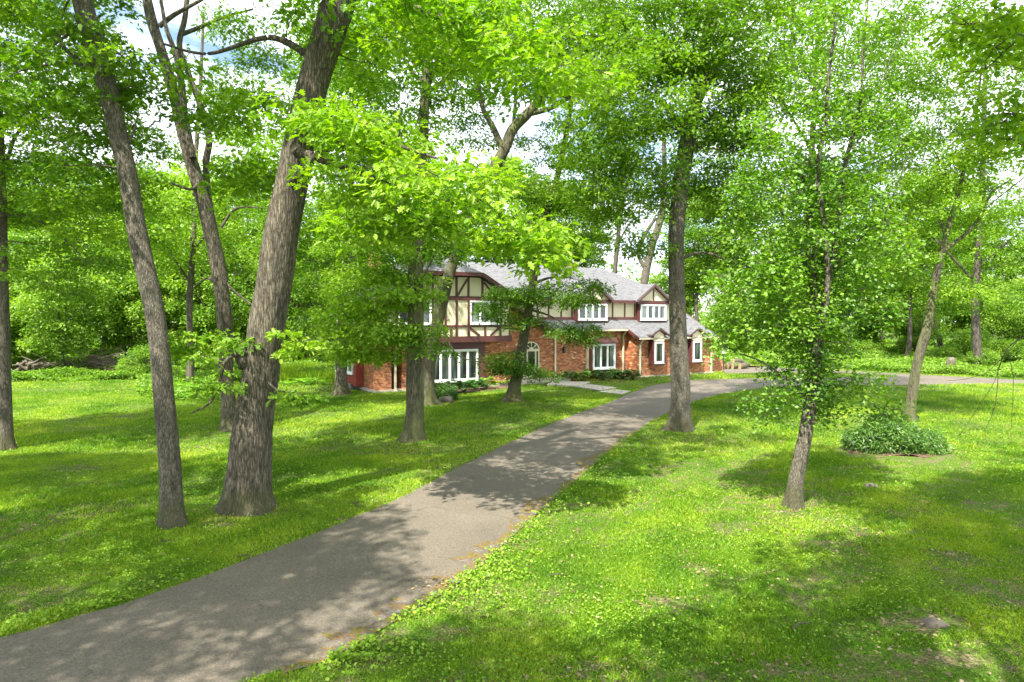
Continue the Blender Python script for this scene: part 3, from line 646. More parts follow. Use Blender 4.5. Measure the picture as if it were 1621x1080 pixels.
bm_obj('brick_arch', bm, M['brick'], house)
# wall lantern by the corner
lx = hpl(893, 557, 1.2)[0]
bm = bmesh.new(); box(bm, lx - .07, lx + .07, 1.08, 1.29, 2.0, 2.35); prism(bm, [(lx - .1, 1.06, 2.35), (lx + .1, 1.06, 2.35), (lx, 1.06, 2.47)], (0, .2, 0)); bm_obj('wall_lantern', bm, M['black'], house)
# side windows seen on the left end
window(2.9, 5.6, 1.0, 2.45, -21.52, 3, side=True)
window(3.2, 5.2, 4.2, 5.3, -20.99, 2, side=True)
bm = bmesh.new()
box(bm, -21.03, -20.99, -.3, 8, 3.02, 3.35); box(bm, -21.03, -20.99, -.3, 8, 5.3, 5.6)
for y in (0, 1.5, 2.9, 5.6, 7.4): box(bm, -21.035, -20.99, y, y + .14, 3.35, 5.3)
bm_obj('timber_frame', bm, M['maroon'], house)
# chimneys
def chimney(cx_, cy_, w, d, z0, z1):
    bm = bmesh.new(); box(bm, cx_ - w / 2, cx_ + w / 2, cy_ - d / 2, cy_ + d / 2, z0, z1 - .25); box(bm, cx_ - w / 2 - .07, cx_ + w / 2 + .07, cy_ - d / 2 - .07, cy_ + d / 2 + .07, z1 - .25, z1 - .12); c_ = bm_obj('chimney', bm, M['brick'], house)
    bm = bmesh.new(); box(bm, cx_ - w / 2 - .1, cx_ + w / 2 + .1, cy_ - d / 2 - .1, cy_ + d / 2 + .1, z1 - .12, z1 - .02); box(bm, cx_ - .12, cx_ + .12, cy_ - .12, cy_ + .12, z1 - .02, z1 + .2); bm_obj('chimney_cap', bm, M['concrete'], c_)
chimney(-17.9, 8.5, .75, .9, 6.8, 10.25); chimney(-.6, 7.6, .7, .7, 7.8, 9.35)
# curved garden wall beyond the garage
bm = bmesh.new(); prof = [(8.15, 0), (10.1, 0), (10.1, .75), (10.0, 1.05), (9.75, 1.22), (9.45, 1.25), (9.2, 1.38), (9.05, 1.6), (8.9, 1.85), (8.65, 1.98), (8.4, 2.0), (8.15, 1.95)]
prism(bm, [(x, .5, z) for x, z in prof], (0, .3, 0)); gw = bm_obj('garden_wall', bm, M['brick']); gw.location = (HO[0], HO[1], 0); gw.rotation_euler = (0, 0, TH)
tag(gw, 'low curved red brick wall at the far corner of the garage', 'wall')
# porch slab and stepping slabs
def hslab(name, pts, z0, z1, label, cat='slab'):
    bm = bmesh.new(); prism(bm, [(*p[:2], z0) for p in pts], (0, 0, z1 - z0)); bmesh.ops.bevel(bm, geom=bm.edges[:], offset=.015, segments=2, affect='EDGES'); return tag(bm_obj(name, bm, M['concrete']), label, cat)
hslab('porch_slab', [HP(-11.0, -.1), HP(-6.5, -.1), HP(-6.5, 1.29), HP(-11.0, 1.29)], 0, .26, 'raised concrete porch slab below the front door', 'porch')
hslab('stepping_slab', [G(*p) for p in [(866, 612), (917, 614.2), (934, 607.5), (872, 607)]], 0, .14, 'grey concrete slab nearest the front door')
hslab('stepping_slab', [G(*p) for p in [(904, 613.5), (951, 620.5), (976, 616), (935, 611)]], 0, .11, 'middle concrete slab of the path to the door')
hslab('stepping_slab', [G(*p) for p in [(948, 621.5), (985, 625.5), (998, 620.5), (972, 617.5)]], 0, .06, 'concrete slab touching the drive at the path end')
# mulch beds
def bed(pts, z=.012, name='mulch_bed'): return tag(sheet(name, [p[:2] for p in smooth_line([np.array(q) for q in pts] + [np.array(pts[0])], 5)[:-1]], z, M['mulch'], None), kind='stuff')
bed([G(*p) for p in [(686, 626), (740, 622), (780, 618), (812, 613), (828, 609), (826, 603), (790, 600), (700, 608)]])
bed([G(*p) for p in [(896, 604), (940, 606), (1010, 603), (1010, 596), (960, 594), (900, 598)]])
bed([G(*p) for p in [(1335, 710), (1350, 718), (1372, 716), (1400, 722), (1440, 720), (1466, 725), (1488, 717), (1480, 704), (1420, 694), (1356, 701)]])
bed([G(*p) for p in [(1130, 580), (1185, 582), (1215, 579), (1200, 575), (1140, 574)]])
#@@TREES
# ------------------------------------------------------------------ the trees one can tell apart
def e_vine(segs, n, rad, size=.075, tone=.5):
    def f(wood, lf, g, foot, Y0):
        for (a, b) in segs:
            p, q = A(a[0], a[1], Y0) - foot, A(b[0], b[1], Y0) - foot
            m = int(n * np.linalg.norm(q - p)); t = g.random(m)[:, None]; P = p + (q - p) * t + g.normal(0, rad, (m, 3)); D = g.normal(0, 1, (m, 3)); D[:, 2] -= .4
            add_leaves(lf, g, LEAF_ROUND, P, D, g.normal(0, .6, (m, 3)) + np.array((-.3, -.6, .7)), size * g.uniform(.6, 1.3, m), tone)
    return f
photo_tree('oak_tree', 'grey trunk cut by the left edge of the photo, left of every other trunk', 'tree', (9, 712),
    [(9, 712, 24), (8, 640, 22), (4, 500, 21), (0, 300, 19), (-8, 100, 16), (-20, -100, 12), (-25, -260, 7)],
    [[(0, 300, 8), (25, 215, 6), (60, 190, 4), (95, 185, 2.5)], [(4, 340, 6), (50, 345, 4), (100, 375, 2.5), (140, 420, 1.5)], [(2, 420, 5), (-40, 380, 4), (-90, 350, 3)]],
    [(25, 300, 0, 120, 70, 3.5, 24, .55), (80, 420, 1, 70, 50, 3, 10, .5), (30, 110, 0, 140, 120, 4.5, 44, .6), (-40, -120, 0, 220, 140, 5, 40, .55), (-120, 200, 0, 120, 200, 4, 24)], 11, bark='bark_fine', leaf='leaf_mid', lsize=.15, lpp=80, padR=.95, kind='oak')
photo_tree('oak_tree', 'slim grey trunk leaning left, just left of the thickest trunk near the drive', 'tree', (273, 832),
    [(273, 832, 42), (271, 770, 38), (265, 690, 36), (257, 600, 35), (246, 500, 34), (224, 400, 33), (200, 270, 32), (165, 120, 32), (130, 0, 33), (95, -150, 30), (75, -350, 24), (70, -560, 14)],
    [[(152, 105, 10), (120, 95, 7), (95, 60, 5), (100, 20, 4), (120, -20, 3)], [(205, 225, 8), (214, 200, 3), (218, 180, 2)], [(165, 120, 9), (120, 100, 6), (60, 105, 4)], [(140, 30, 8), (100, 60, 5), (60, 90, 3)], [(110, -60, 16), (220, -180, 11), (340, -260, 7)], [(85, -200, 16), (-40, -320, 11), (-160, -400, 6)]],
    [(120, 150, 0.5, 100, 120, 2.4, 20, .5), (225, 150, 1, 50, 60, 2, 4, .45), (150, 310, 1, 50, 70, 1.5, 6, .45), (60, -120, 0, 200, 110, 3, 30, .5), (60, -430, 0, 420, 210, 5, 74, .4)], 12, bark='bark_fine', leaf='leaf_oak', kind='oak', lsize=.15, lpp=62, padR=.62, sides=44, step=.05, barkamp=.012, flare=.5)
def e_t3(wood, lf, g, foot, Y0):
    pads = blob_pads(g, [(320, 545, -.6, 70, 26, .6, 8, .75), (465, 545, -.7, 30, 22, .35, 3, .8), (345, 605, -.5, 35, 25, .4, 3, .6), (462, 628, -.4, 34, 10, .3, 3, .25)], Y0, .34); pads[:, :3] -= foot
    st = curve3([(*(A(*q[:2], Y0 + q[3]) - foot), q[2] / 2 / F_PX * Y0) for q in [(400, 560, 9, -.2), (372, 562, 7, -.5), (355, 575, 6, -.6), (345, 612, 5, -.6), (330, 640, 3.5, -.6), (300, 655, 2, -.6)]], .1); tube(wood, st[:, :3], st[:, 3], 7)
    s2 = curve3([(*(A(*q[:2], Y0 + q[3]) - foot), q[2] / 2 / F_PX * Y0) for q in [(420, 600, 5, -.2), (440, 618, 3, -.4), (465, 622, 2, -.4)]], .1); tube(wood, s2[:, :3], s2[:, 3], 6)
    grow(wood, lf, g, np.concatenate([st, s2]), pads, LEAF_OAK, .15, 26, 3)
    for cx_, cy_, r_ in ((392, 568, .16), (408, 585, .12)):   # burl
        c = A(cx_, cy_, Y0) - foot; u = np.linspace(0, math.pi, 8); t_ = np.stack([np.full(8, c[0]), c[1] - .28 + 0 * u, c[2] + .22 * np.cos(u)], 1)
        tube(wood, t_ + g.normal(0, .02, t_.shape), r_ * np.sin(u) + .01, 10, 3, .02)
photo_tree('oak_tree', 'thickest oak trunk, furrowed bark and a swollen mossy foot beside the drive', 'tree', (392, 806),
    [(392, 806, 84), (393, 760, 78), (398, 700, 72), (405, 640, 67), (414, 580, 65), (425, 500, 64), (438, 420, 62), (450, 350, 59), (463, 280, 56), (480, 200, 54), (499, 120, 54), (538, 0, 58), (575, -120, 50), (600, -300, 38), (610, -520, 20)],
    [[(462, 285, 20, -.3), (520, 235, 12, -1), (600, 225, 8, -1.6), (690, 250, 5, -2)], [(472, 240, 18, -.3), (560, 270, 11, -1.4), (640, 300, 8, -2), (760, 330, 5, -2.4)],
     [(505, 100, 16), (430, 60, 10), (330, 85, 6), (260, 70, 4)], [(545, -20, 24), (640, 10, 16), (720, 35, 12), (800, 60, 8), (870, 90, 5)], [(580, -130, 26), (720, -260, 18), (900, -330, 10)], [(585, -200, 24), (440, -330, 16), (300, -420, 9)]],
    [(500, 195, -1.2, 80, 35, 1.4, 8, .6), (610, 215, -2.0, 110, 32, 1.6, 10, .75), (570, 285, -1.6, 100, 26, 1.5, 9, .7), (700, 300, -2.3, 100, 30, 1.6, 10, .8), (640, 350, -2.0, 100, 22, 1.3, 7, .65), (800, 365, -2.3, 100, 22, 1.1, 8, .8), (860, 410, -2.2, 60, 10, .8, 3, .7), (740, 275, -2, 60, 20, 1.2, 4, .7),
     (350, 150, .8, 110, 50, 2, 9, .5), (390, 260, 1, 80, 45, 1.6, 8, .5), (700, 40, 0, 200, 60, 2.5, 30, .6), (860, 110, -.5, 110, 60, 2, 12, .65), (480, 30, 1, 80, 60, 2, 6, .5), (620, -330, 0, 560, 230, 5, 105, .5)],
    13, leaf='leaf_near', kind='oak', lsize=.20, lpp=29, flat=.42, padR=.60, sides=64, step=.045, barkamp=.035, flare=.30, extra=e_t3, maxr=.07)
photo_tree('oak_tree', 'tall forked trunk leaning left behind the thickest trunk, broken branch stubs', 'tree', (365, 680),
    [(365, 680, 34), (362, 640, 27), (358, 580, 26), (355, 500, 27), (345, 420, 26), (332, 360, 26), (325, 330, 25), (310, 280, 23), (292, 220, 21), (276, 150, 20), (255, 80, 18), (237, 20, 17), (220, -80, 13), (205, -200, 8)],
    [[(338, 390, 15, .3), (330, 320, 14, .4), (326, 260, 12, .4), (331, 220, 12, .4), (318, 170, 11, .4), (296, 110, 10, .4), (284, 70, 10, .4), (294, 20, 9, .4), (298, -60, 7, .4), (300, -160, 4, .4)], [(305, 250, 13, -.3), (294, 190, 12, -.3), (286, 125, 12, -.3), (276, 80, 9, -.3), (262, 40, 7, -.3), (250, -30, 5, -.3)],
     [(252, 42, 9), (275, 24, 8), (310, 5, 6), (345, -15, 5)], [(286, 55, 8, .4), (325, 40, 7, .5), (360, 25, 5, .6), (400, 15, 3.5, .7)], [(348, 455, 8), (330, 440, 6), (312, 452, 4), (290, 470, 2)], [(312, 293, 7, -.2), (300, 300, 5, -.5), (270, 290, 3, -.6)], [(350, 360, 6), (375, 330, 4), (420, 330, 2)], [(352, 440, 6), (375, 465, 4), (410, 490, 2.5)]],
    [(230, -150, 0, 280, 130, 4, 36, .45), (430, 50, 1.5, 90, 70, 3, 16, .6), (400, 160, 3, 80, 60, 3, 12, .6), (200, 330, 3, 70, 60, 3, 12, .5), (110, 110, 3, 90, 80, 3, 14, .5), (240, 240, 4, 60, 60, 2, 8, .5), (60, 0, 0, 90, 100, 3, 10)], 14, leaf='leaf_mid', kind='oak', lsize=.16, lpp=70, padR=.9, sides=28, step=.09, flare=.5)
photo_tree('oak_tree', 'straight mossy trunk in front of the left wing of the house', 'tree', (655, 697),
    [(655, 697, 36), (656, 660, 33), (657, 600, 32), (658, 540, 30), (658, 450, 28), (660, 380, 25), (663, 320, 22), (668, 250, 20), (672, 170, 18), (679, 90, 15), (684, 0, 12), (690, -120, 8)],
    [[(667, 385, 9), (680, 350, 7), (700, 320, 5), (725, 300, 3)], [(656, 400, 6), (640, 370, 5), (612, 350, 3)], [(668, 440, 6), (690, 400, 4), (705, 380, 3)], [(671, 150, 10), (700, 130, 8), (730, 105, 6), (750, 100, 4)], [(668, 130, 8), (650, 110, 6), (620, 60, 4)], [(660, 480, 5), (620, 480, 4), (575, 500, 2.5)]],
    [(630, 100, 0, 140, 110, 4, 46, .5), (540, 60, 1, 90, 70, 4, 18, .5), (600, 200, 1, 90, 50, 3, 16, .5), (760, 60, 0, 90, 60, 3, 10, .5), (660, -130, 0, 300, 130, 5, 50, .5), (600, 370, 1.5, 90, 70, 3, 24, .6), (585, 465, 1.0, 80, 55, 2.3, 28, .75), (560, 505, 1.2, 60, 35, 2, 12, .75), (620, 300, 1, 110, 50, 3, 16, .55), (690, 400, 1, 45, 40, 1.6, 6, .45), (650, 455, -.4, 42, 35, 1.2, 8, .6), (590, 545, .6, 55, 35, 1.6, 9, .8), (660, 530, -.8, 50, 28, .9, 6, .45), (560, 560, 1, 30, 16, 1.3, 3, .8)], 15, bark='bark_moss', leaf='leaf_near', kind='oak', lsize=.16, lpp=64, padR=.72, sides=36, step=.07, barkamp=.015, flare=.65)
photo_tree('broken_tree', 'leaning mossy trunk directly behind the straight trunk at the living room window', 'tree', (681, 641),
    [(681, 641, 24), (679, 610, 21), (683, 560, 20), (693, 510, 22), (704, 460, 22), (716, 420, 19), (730, 375, 17), (748, 330, 17), (770, 285, 18), (797, 240, 20), (812, 205, 19), (835, 180, 18), (852, 160, 15), (864, 132, 14)],
    [[(797, 240, 13), (782, 205, 11), (766, 175, 9), (758, 140, 8), (755, 100, 6), (748, 60, 4)], [(838, 180, 11), (870, 172, 9), (900, 155, 9), (940, 140, 7), (985, 128, 5), (1020, 110, 3)], [(812, 205, 7, .5), (816, 160, 6, .5), (818, 110, 4, .5)], [(693, 500, 6), (722, 560, 3), (770, 575, 1.5)], [(755, 110, 6), (730, 108, 4), (725, 105, 3)]],
    [(800, 25, 1, 170, 80, 5, 56, .55), (735, 195, 3, 40, 35, 2, 6, .5), (855, 220, 3, 40, 22, 2, 4, .5), (770, 120, 4, 60, 40, 2, 5, .5), (1000, 40, 2, 100, 70, 4, 20, .5), (900, 90, 1, 80, 70, 4, 26, .5), (850, 300, 1.5, 50, 30, 3, 8, .5), (700, 60, 1, 90, 60, 4, 14, .5), (760, -90, 0, 200, 80, 5, 30, .5)], 16, bark='bark_moss', leaf='leaf_mid', kind='simple', lsize=.17, lpp=75, padR=1.1, sides=24, step=.1, flare=.7)
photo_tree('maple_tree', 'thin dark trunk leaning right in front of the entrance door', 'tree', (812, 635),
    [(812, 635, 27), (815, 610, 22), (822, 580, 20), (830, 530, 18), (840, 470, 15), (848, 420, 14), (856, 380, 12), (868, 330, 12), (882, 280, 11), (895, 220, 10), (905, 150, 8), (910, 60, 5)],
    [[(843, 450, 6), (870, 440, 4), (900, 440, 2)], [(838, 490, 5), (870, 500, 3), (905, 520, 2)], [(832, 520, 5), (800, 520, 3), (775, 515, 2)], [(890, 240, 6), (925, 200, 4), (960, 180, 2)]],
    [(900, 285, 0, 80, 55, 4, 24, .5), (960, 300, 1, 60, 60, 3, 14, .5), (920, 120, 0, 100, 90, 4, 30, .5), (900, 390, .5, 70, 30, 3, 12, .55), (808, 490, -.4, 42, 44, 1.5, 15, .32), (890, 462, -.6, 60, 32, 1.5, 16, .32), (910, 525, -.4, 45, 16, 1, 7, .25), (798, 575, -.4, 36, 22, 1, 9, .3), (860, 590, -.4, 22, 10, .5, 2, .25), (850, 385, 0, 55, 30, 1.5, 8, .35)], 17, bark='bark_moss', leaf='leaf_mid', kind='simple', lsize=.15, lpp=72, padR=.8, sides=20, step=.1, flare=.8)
photo_tree('oak_tree', 'tall straight trunk right of the drive, standing before the garage windows', 'tree', (1077, 681),
    [(1077, 681, 40), (1077, 650, 37), (1077, 600, 35), (1074, 540, 32), (1071, 450, 29), (1071, 370, 28), (1077, 300, 29), (1087, 230, 29), (1097, 180, 26), (1108, 120, 22), (1118, 60, 19), (1128, 0, 16), (1138, -100, 11), (1142, -220, 6)],
    [[(1088, 225, 12), (1060, 175, 9), (1030, 150, 7), (1000, 125, 5), (950, 110, 3)], [(1096, 180, 13), (1125, 125, 10), (1150, 80, 7), (1190, 40, 4)], [(1078, 410, 7), (1110, 400, 5), (1150, 410, 4), (1190, 425, 2)], [(1073, 330, 6), (1040, 325, 4), (1000, 320, 2.5)], [(1092, 230, 6), (1120, 235, 4), (1160, 238, 2)], [(1118, 60, 10), (1080, 10, 7), (1050, -40, 4)]],
    [(990, 150, -1, 130, 100, 4, 46, .6), (1060, 60, 0, 110, 80, 4, 36, .5), (1110, 280, 1.5, 60, 60, 3, 10, .5), (1180, 60, 0, 120, 90, 4, 40, .55), (1190, 180, 1, 80, 70, 3, 16, .5), (1190, 320, 1, 60, 60, 3, 12, .5), (1000, 290, -.5, 90, 60, 2.6, 22, .6), (1000, 380, 0, 70, 20, 2, 5, .5), (1160, 240, 0, 70, 80, 3, 16, .45), (1170, 400, .5, 60, 35, 2.5, 9, .45), (1100, -170, 0, 330, 130, 5.5, 66, .5)], 18, bark='bark_fine', leaf='leaf_mid', kind='oak', lsize=.17, lpp=72, padR=.95, sides=40, step=.07, barkamp=.014, flare=.5)
photo_tree('vine_covered_tree', 'crooked slender trunk on the right lawn, covered in small glossy leaves', 'tree', (1256, 803),
    [(1256, 803, 30), (1259, 770, 27), (1266, 730, 26), (1275, 690, 25), (1283, 640, 23), (1290, 600, 20), (1294, 550, 18), (1292, 500, 15), (1286, 440, 14), (1282, 380, 13), (1280, 330, 9), (1270, 280, 6)],
    [[(1290, 560, 11, -.3), (1308, 480, 10, -.4), (1309, 400, 9, -.4), (1300, 320, 8, -.4), (1294, 270, 7, -.4), (1306, 200, 7, -.4), (1312, 120, 6, -.4), (1322, 40, 5, -.4), (1330, -40, 4, -.4), (1335, -150, 2, -.4)],
     [(1300, 500, 9, -.2), (1320, 400, 9, -.2), (1328, 340, 9, -.2), (1338, 260, 8, -.2), (1350, 215, 7, -.2), (1362, 160, 5, -.2), (1367, 80, 4, -.2), (1374, 0, 3, -.2)], [(1350, 215, 4, -.2), (1385, 180, 3, 0), (1400, 120, 2, 0), (1440, 20, 1.5, 0)], [(1310, 430, 4), (1360, 380, 3), (1400, 340, 2), (1440, 240, 1.5)],
     [(1286, 640, 5), (1245, 600, 4), (1200, 570, 3), (1150, 555, 2)], [(1290, 620, 5), (1330, 610, 3.5), (1380, 640, 2.5), (1410, 665, 1.5)], [(1282, 650, 3), (1270, 700, 2.5), (1262, 735, 1.5)], [(1289, 540, 5), (1330, 500, 3), (1390, 480, 2)]],
    [(1310, 90, 0, 95, 90, 1.2, 24, .6), (1250, 200, 0, 70, 50, 1.1, 16, .6), (1350, 200, 0, 80, 70, 1.2, 20, .6), (1300, 280, 0, 60, 50, 1.1, 12, .5), (1225, 310, 0, 80, 50, 1.2, 24, .55), (1350, 340, 0, 80, 60, 1.2, 20, .6), (1260, 400, 0, 90, 45, 1.2, 26, .6), (1190, 440, 0, 70, 40, 1.1, 24, .7), (1330, 440, 0, 60, 50, 1.0, 16, .5), (1235, 500, 0, 90, 45, 1.2, 36, .68), (1165, 525, 0, 45, 35, .8, 14, .72), (1300, 530, 0, 60, 40, .8, 16, .5), (1380, 480, 0, 50, 36, 1, 9, .55), (1400, 380, 0, 45, 50, 1.1, 10, .6), (1265, 590, 0, 50, 35, .7, 12, .5), (1235, 640, 0, 35, 30, .5, 6, .5), (1345, 610, -.2, 60, 22, .6, 9, .55), (1395, 650, -.2, 35, 20, .5, 5, .5), (1205, 650, -.3, 26, 25, .4, 2, .5), (1300, 640, 0, 28, 35, .5, 6, .45), (1180, 320, 0, 30, 60, .7, 5, .6)],
    19, bark='bark_fine', leaf='leaf_vine', kind='round', lsize=.09, lpp=22, padR=.34, sides=28, step=.05, barkamp=.006, flare=.3, smin=1.6, maxr=.03, twigs=2, flat=.8, extra=e_vine([((1290, 600), (1284, 400)), ((1300, 500), (1296, 260))], 330, .14))
photo_tree('oak_tree', 'big dark stemmed tree standing directly behind the vine covered trunk', 'tree', (1296, 632),
    [(1296, 632, 22), (1296, 600, 18), (1292, 540, 17), (1288, 460, 15), (1284, 380, 14), (1282, 300, 12), (1286, 220, 10), (1292, 120, 8), (1296, 0, 5)],
    [[(1290, 450, 7), (1260, 380, 6), (1235, 330, 6), (1210, 260, 4)], [(1284, 350, 6), (1330, 290, 5), (1400, 250, 3)], [(1286, 240, 5), (1250, 180, 4), (1215, 120, 2.5)]],
    [(1230, 300, 0, 90, 80, 4, 30, .45), (1370, 230, 0, 110, 90, 4, 38, .5), (1290, 80, 0, 170, 100, 5, 50, .45), (1200, 430, 1, 60, 40, 3, 10, .5), (1400, 420, 1, 70, 50, 3, 14, .5), (1300, -80, 0, 200, 80, 5, 30, .5)], 23, leaf='leaf_mid', kind='oak', lsize=.18, lpp=90, padR=1.1, sides=20, step=.12, flare=.6)
photo_tree('crooked_tree', 'thin crooked trunk with peeling bark on the right lawn near the far drive', 'tree', (1438, 664),
    [(1438, 664, 22), (1441, 645, 18), (1446, 610, 17), (1452, 575, 16), (1459, 550, 17), (1468, 520, 17), (1472, 495, 15), (1478, 460, 13), (1486, 420, 12), (1495, 385, 10), (1504, 350, 9), (1516, 310, 8), (1530, 250, 6), (1545, 180, 4), (1555, 100, 3)],
    [[(1492, 400, 8), (1510, 385, 7), (1535, 365, 6), (1556, 335, 5), (1570, 305, 4), (1600, 285, 3)], [(1497, 375, 5), (1485, 345, 4), (1470, 320, 3)], [(1516, 310, 4), (1500, 280, 3), (1480, 240, 2)]],
    [(1470, 250, 1, 90, 70, 3, 22, .6), (1520, 320, 0, 90, 80, 3, 26, .65), (1440, 400, 0, 60, 50, 2.5, 9, .6), (1550, 470, 0, 90, 22, 2, 9, .45), (1500, 450, 0, 40, 30, 1.5, 4, .6), (1540, 150, 0, 110, 90, 3.5, 30, .6), (1460, 60, 0, 150, 90, 3.5, 36, .55)], 20, bark='bark_moss', leaf='leaf_mid', kind='simple', lsize=.13, lpp=72, padR=.8, sides=22, step=.09, flare=.6)
photo_tree('maple_tree', 'tree whose plain trunk stands just left of the red siding bay', 'tree', (540, 625),
    [(540, 625, 26), (540, 600, 21), (540, 560, 19), (543, 500, 16), (548, 440, 15), (552, 400, 13), (555, 330, 11), (557, 250, 8), (560, 150, 5)],
    [[(546, 450, 6), (520, 420, 5), (480, 410, 3)], [(543, 500, 5), (510, 510, 4), (480, 505, 2.5)], [(550, 415, 5), (590, 390, 3)]],
    [(520, 320, 0, 85, 80, 4, 30, .5), (500, 430, 0, 60, 45, 3, 14, .45), (560, 190, 0, 100, 90, 4.5, 34, .5), (450, 380, 1, 50, 60, 2.5, 10, .6), (500, 510, 0, 45, 30, 2.5, 8, .4)], 21, leaf='leaf_mid', kind='simple', lsize=.19, lpp=72, padR=1.15, sides=20, step=.12, flare=.8)
photo_tree('linden_tree', 'tree off the right edge whose leafy and bare twigs hang into the photo', 'tree', (2150, 985),
    [(2150, 985, 60), (2140, 700, 50), (2120, 300, 46), (2090, -200, 40), (2070, -700, 26), (2060, -1000, 14)],
    [[(2120, 250, 16), (1960, 290, 8), (1800, 380, 5), (1700, 470, 3), (1619, 533, 2), (1597, 549, 1.7), (1586, 570, 1.4), (1579, 586, 1.1)], [(1586, 570, 1.2), (1573, 607, .9), (1545, 650, .8), (1515, 695, .5)], [(1594, 552, 1.2), (1604, 600, .9), (1600, 690, .5)], [(1610, 540, 1.2), (1560, 592, .9), (1500, 603, .6)], [(1580, 586, 1.2), (1576, 640, .9), (1560, 680, .7)],
     [(2100, 0, 20), (1900, -60, 12), (1740, -20, 7), (1640, 40, 4), (1560, 110, 2)], [(1700, 0, 4), (1600, -30, 3), (1500, 20, 1.6), (1440, 60, 1)], [(2110, 150, 14), (1900, 150, 8), (1750, 200, 5), (1650, 260, 3), (1560, 330, 1.5)], [(1660, 250, 2), (1600, 220, 1.5), (1540, 150, 1)]],
    [(1590, 60, 0, 80, 60, .8, 11, .7), (1600, 180, 0, 50, 70, .8, 7, .7), (1800, 60, 0, 130, 180, 2, 14, .5), (2200, -450, 1, 420, 350, 4.5, 44, .5)], 22, leaf='leaf_near', kind='round', lsize=.10, lpp=26, padR=.42, sides=20, step=.15, flare=.5, flat=.5, maxr=.05)

photo_tree('tall_tree', 'tall tree at the wood edge between the slim leaning trunk and the thickest trunk', 'tree', (300, 612),
    [(300, 612, 15), (302, 560, 12), (300, 480, 11), (306, 380, 10), (310, 250, 8), (318, 120, 6), (322, 20, 4)], [[(302, 450, 5), (270, 400, 4), (240, 350, 3)], [(304, 400, 5), (350, 340, 4), (390, 290, 3)]],
    [(300, 330, 0, 120, 90, 5, 40, .65), (400, 240, 0, 70, 70, 4, 18, .6), (230, 380, 0, 80, 70, 4, 20, .6)], 24, bark='bark_far', leaf='leaf_wood2', kind='quad', lsize=.26, lpp=50, padR=1.3, sides=12, step=.3, twigs=0)
photo_tree('tall_tree', 'high crowned tree beyond the crooked trunk at the right side of the photo', 'tree', (1548, 586),
    [(1548, 586, 16), (1546, 540, 15), (1544, 480, 13), (1550, 380, 11), (1556, 250, 9), (1560, 100, 6)], [[(1546, 450, 5), (1500, 400, 4), (1460, 360, 3)], [(1548, 420, 5), (1600, 380, 4), (1640, 350, 3)]],
    [(1560, 380, 0, 110, 70, 5, 30, .5), (1590, 260, 0, 110, 90, 5, 34, .55), (1570, 100, 0, 150, 110, 5, 50, .55), (1430, 120, 0, 70, 90, 4, 16, .55)], 25, bark='bark_far', leaf='leaf_mid', kind='quad', lsize=.26, lpp=50, padR=1.3, sides=12, step=.3, twigs=0)
photo_tree('tall_tree', 'leaning bare pale trunk rising above the garage end of the roof', 'tree', (1008, 574),
    [(1008, 574, 18), (1014, 500, 16), (1021, 440, 15), (1032, 390, 14), (1047, 340, 13), (1052, 280, 10), (1050, 200, 6)], [[(1024, 430, 9), (1010, 400, 7), (1022, 370, 7), (1038, 345, 6)], [(1050, 300, 6), (1010, 250, 4), (980, 220, 2)]],
    [(1030, 230, 0, 110, 60, 5, 26, .55), (1090, 330, 2, 40, 50, 4, 8, .6)], 26, bark='bark_fine', leaf='leaf_wood', kind='quad', lsize=.26, lpp=50, padR=1.3, sides=12, step=.3, twigs=0)
photo_tree('tall_tree', 'slender dark trunk rising above the middle of the main roof', 'tree', (962, 573),
    [(962, 573, 12), (968, 480, 10), (974, 420, 9), (979, 370, 8), (984, 310, 7), (988, 240, 5)], [[(978, 385, 4), (1000, 350, 3), (1018, 340, 2)], [(984, 310, 4), (950, 270, 3)]],
    [(960, 240, 0, 90, 50, 5, 20, .5)], 27, bark='bark_far', leaf='leaf_wood', kind='quad', lsize=.26, lpp=50, padR=1.3, sides=12, step=.3, twigs=0)
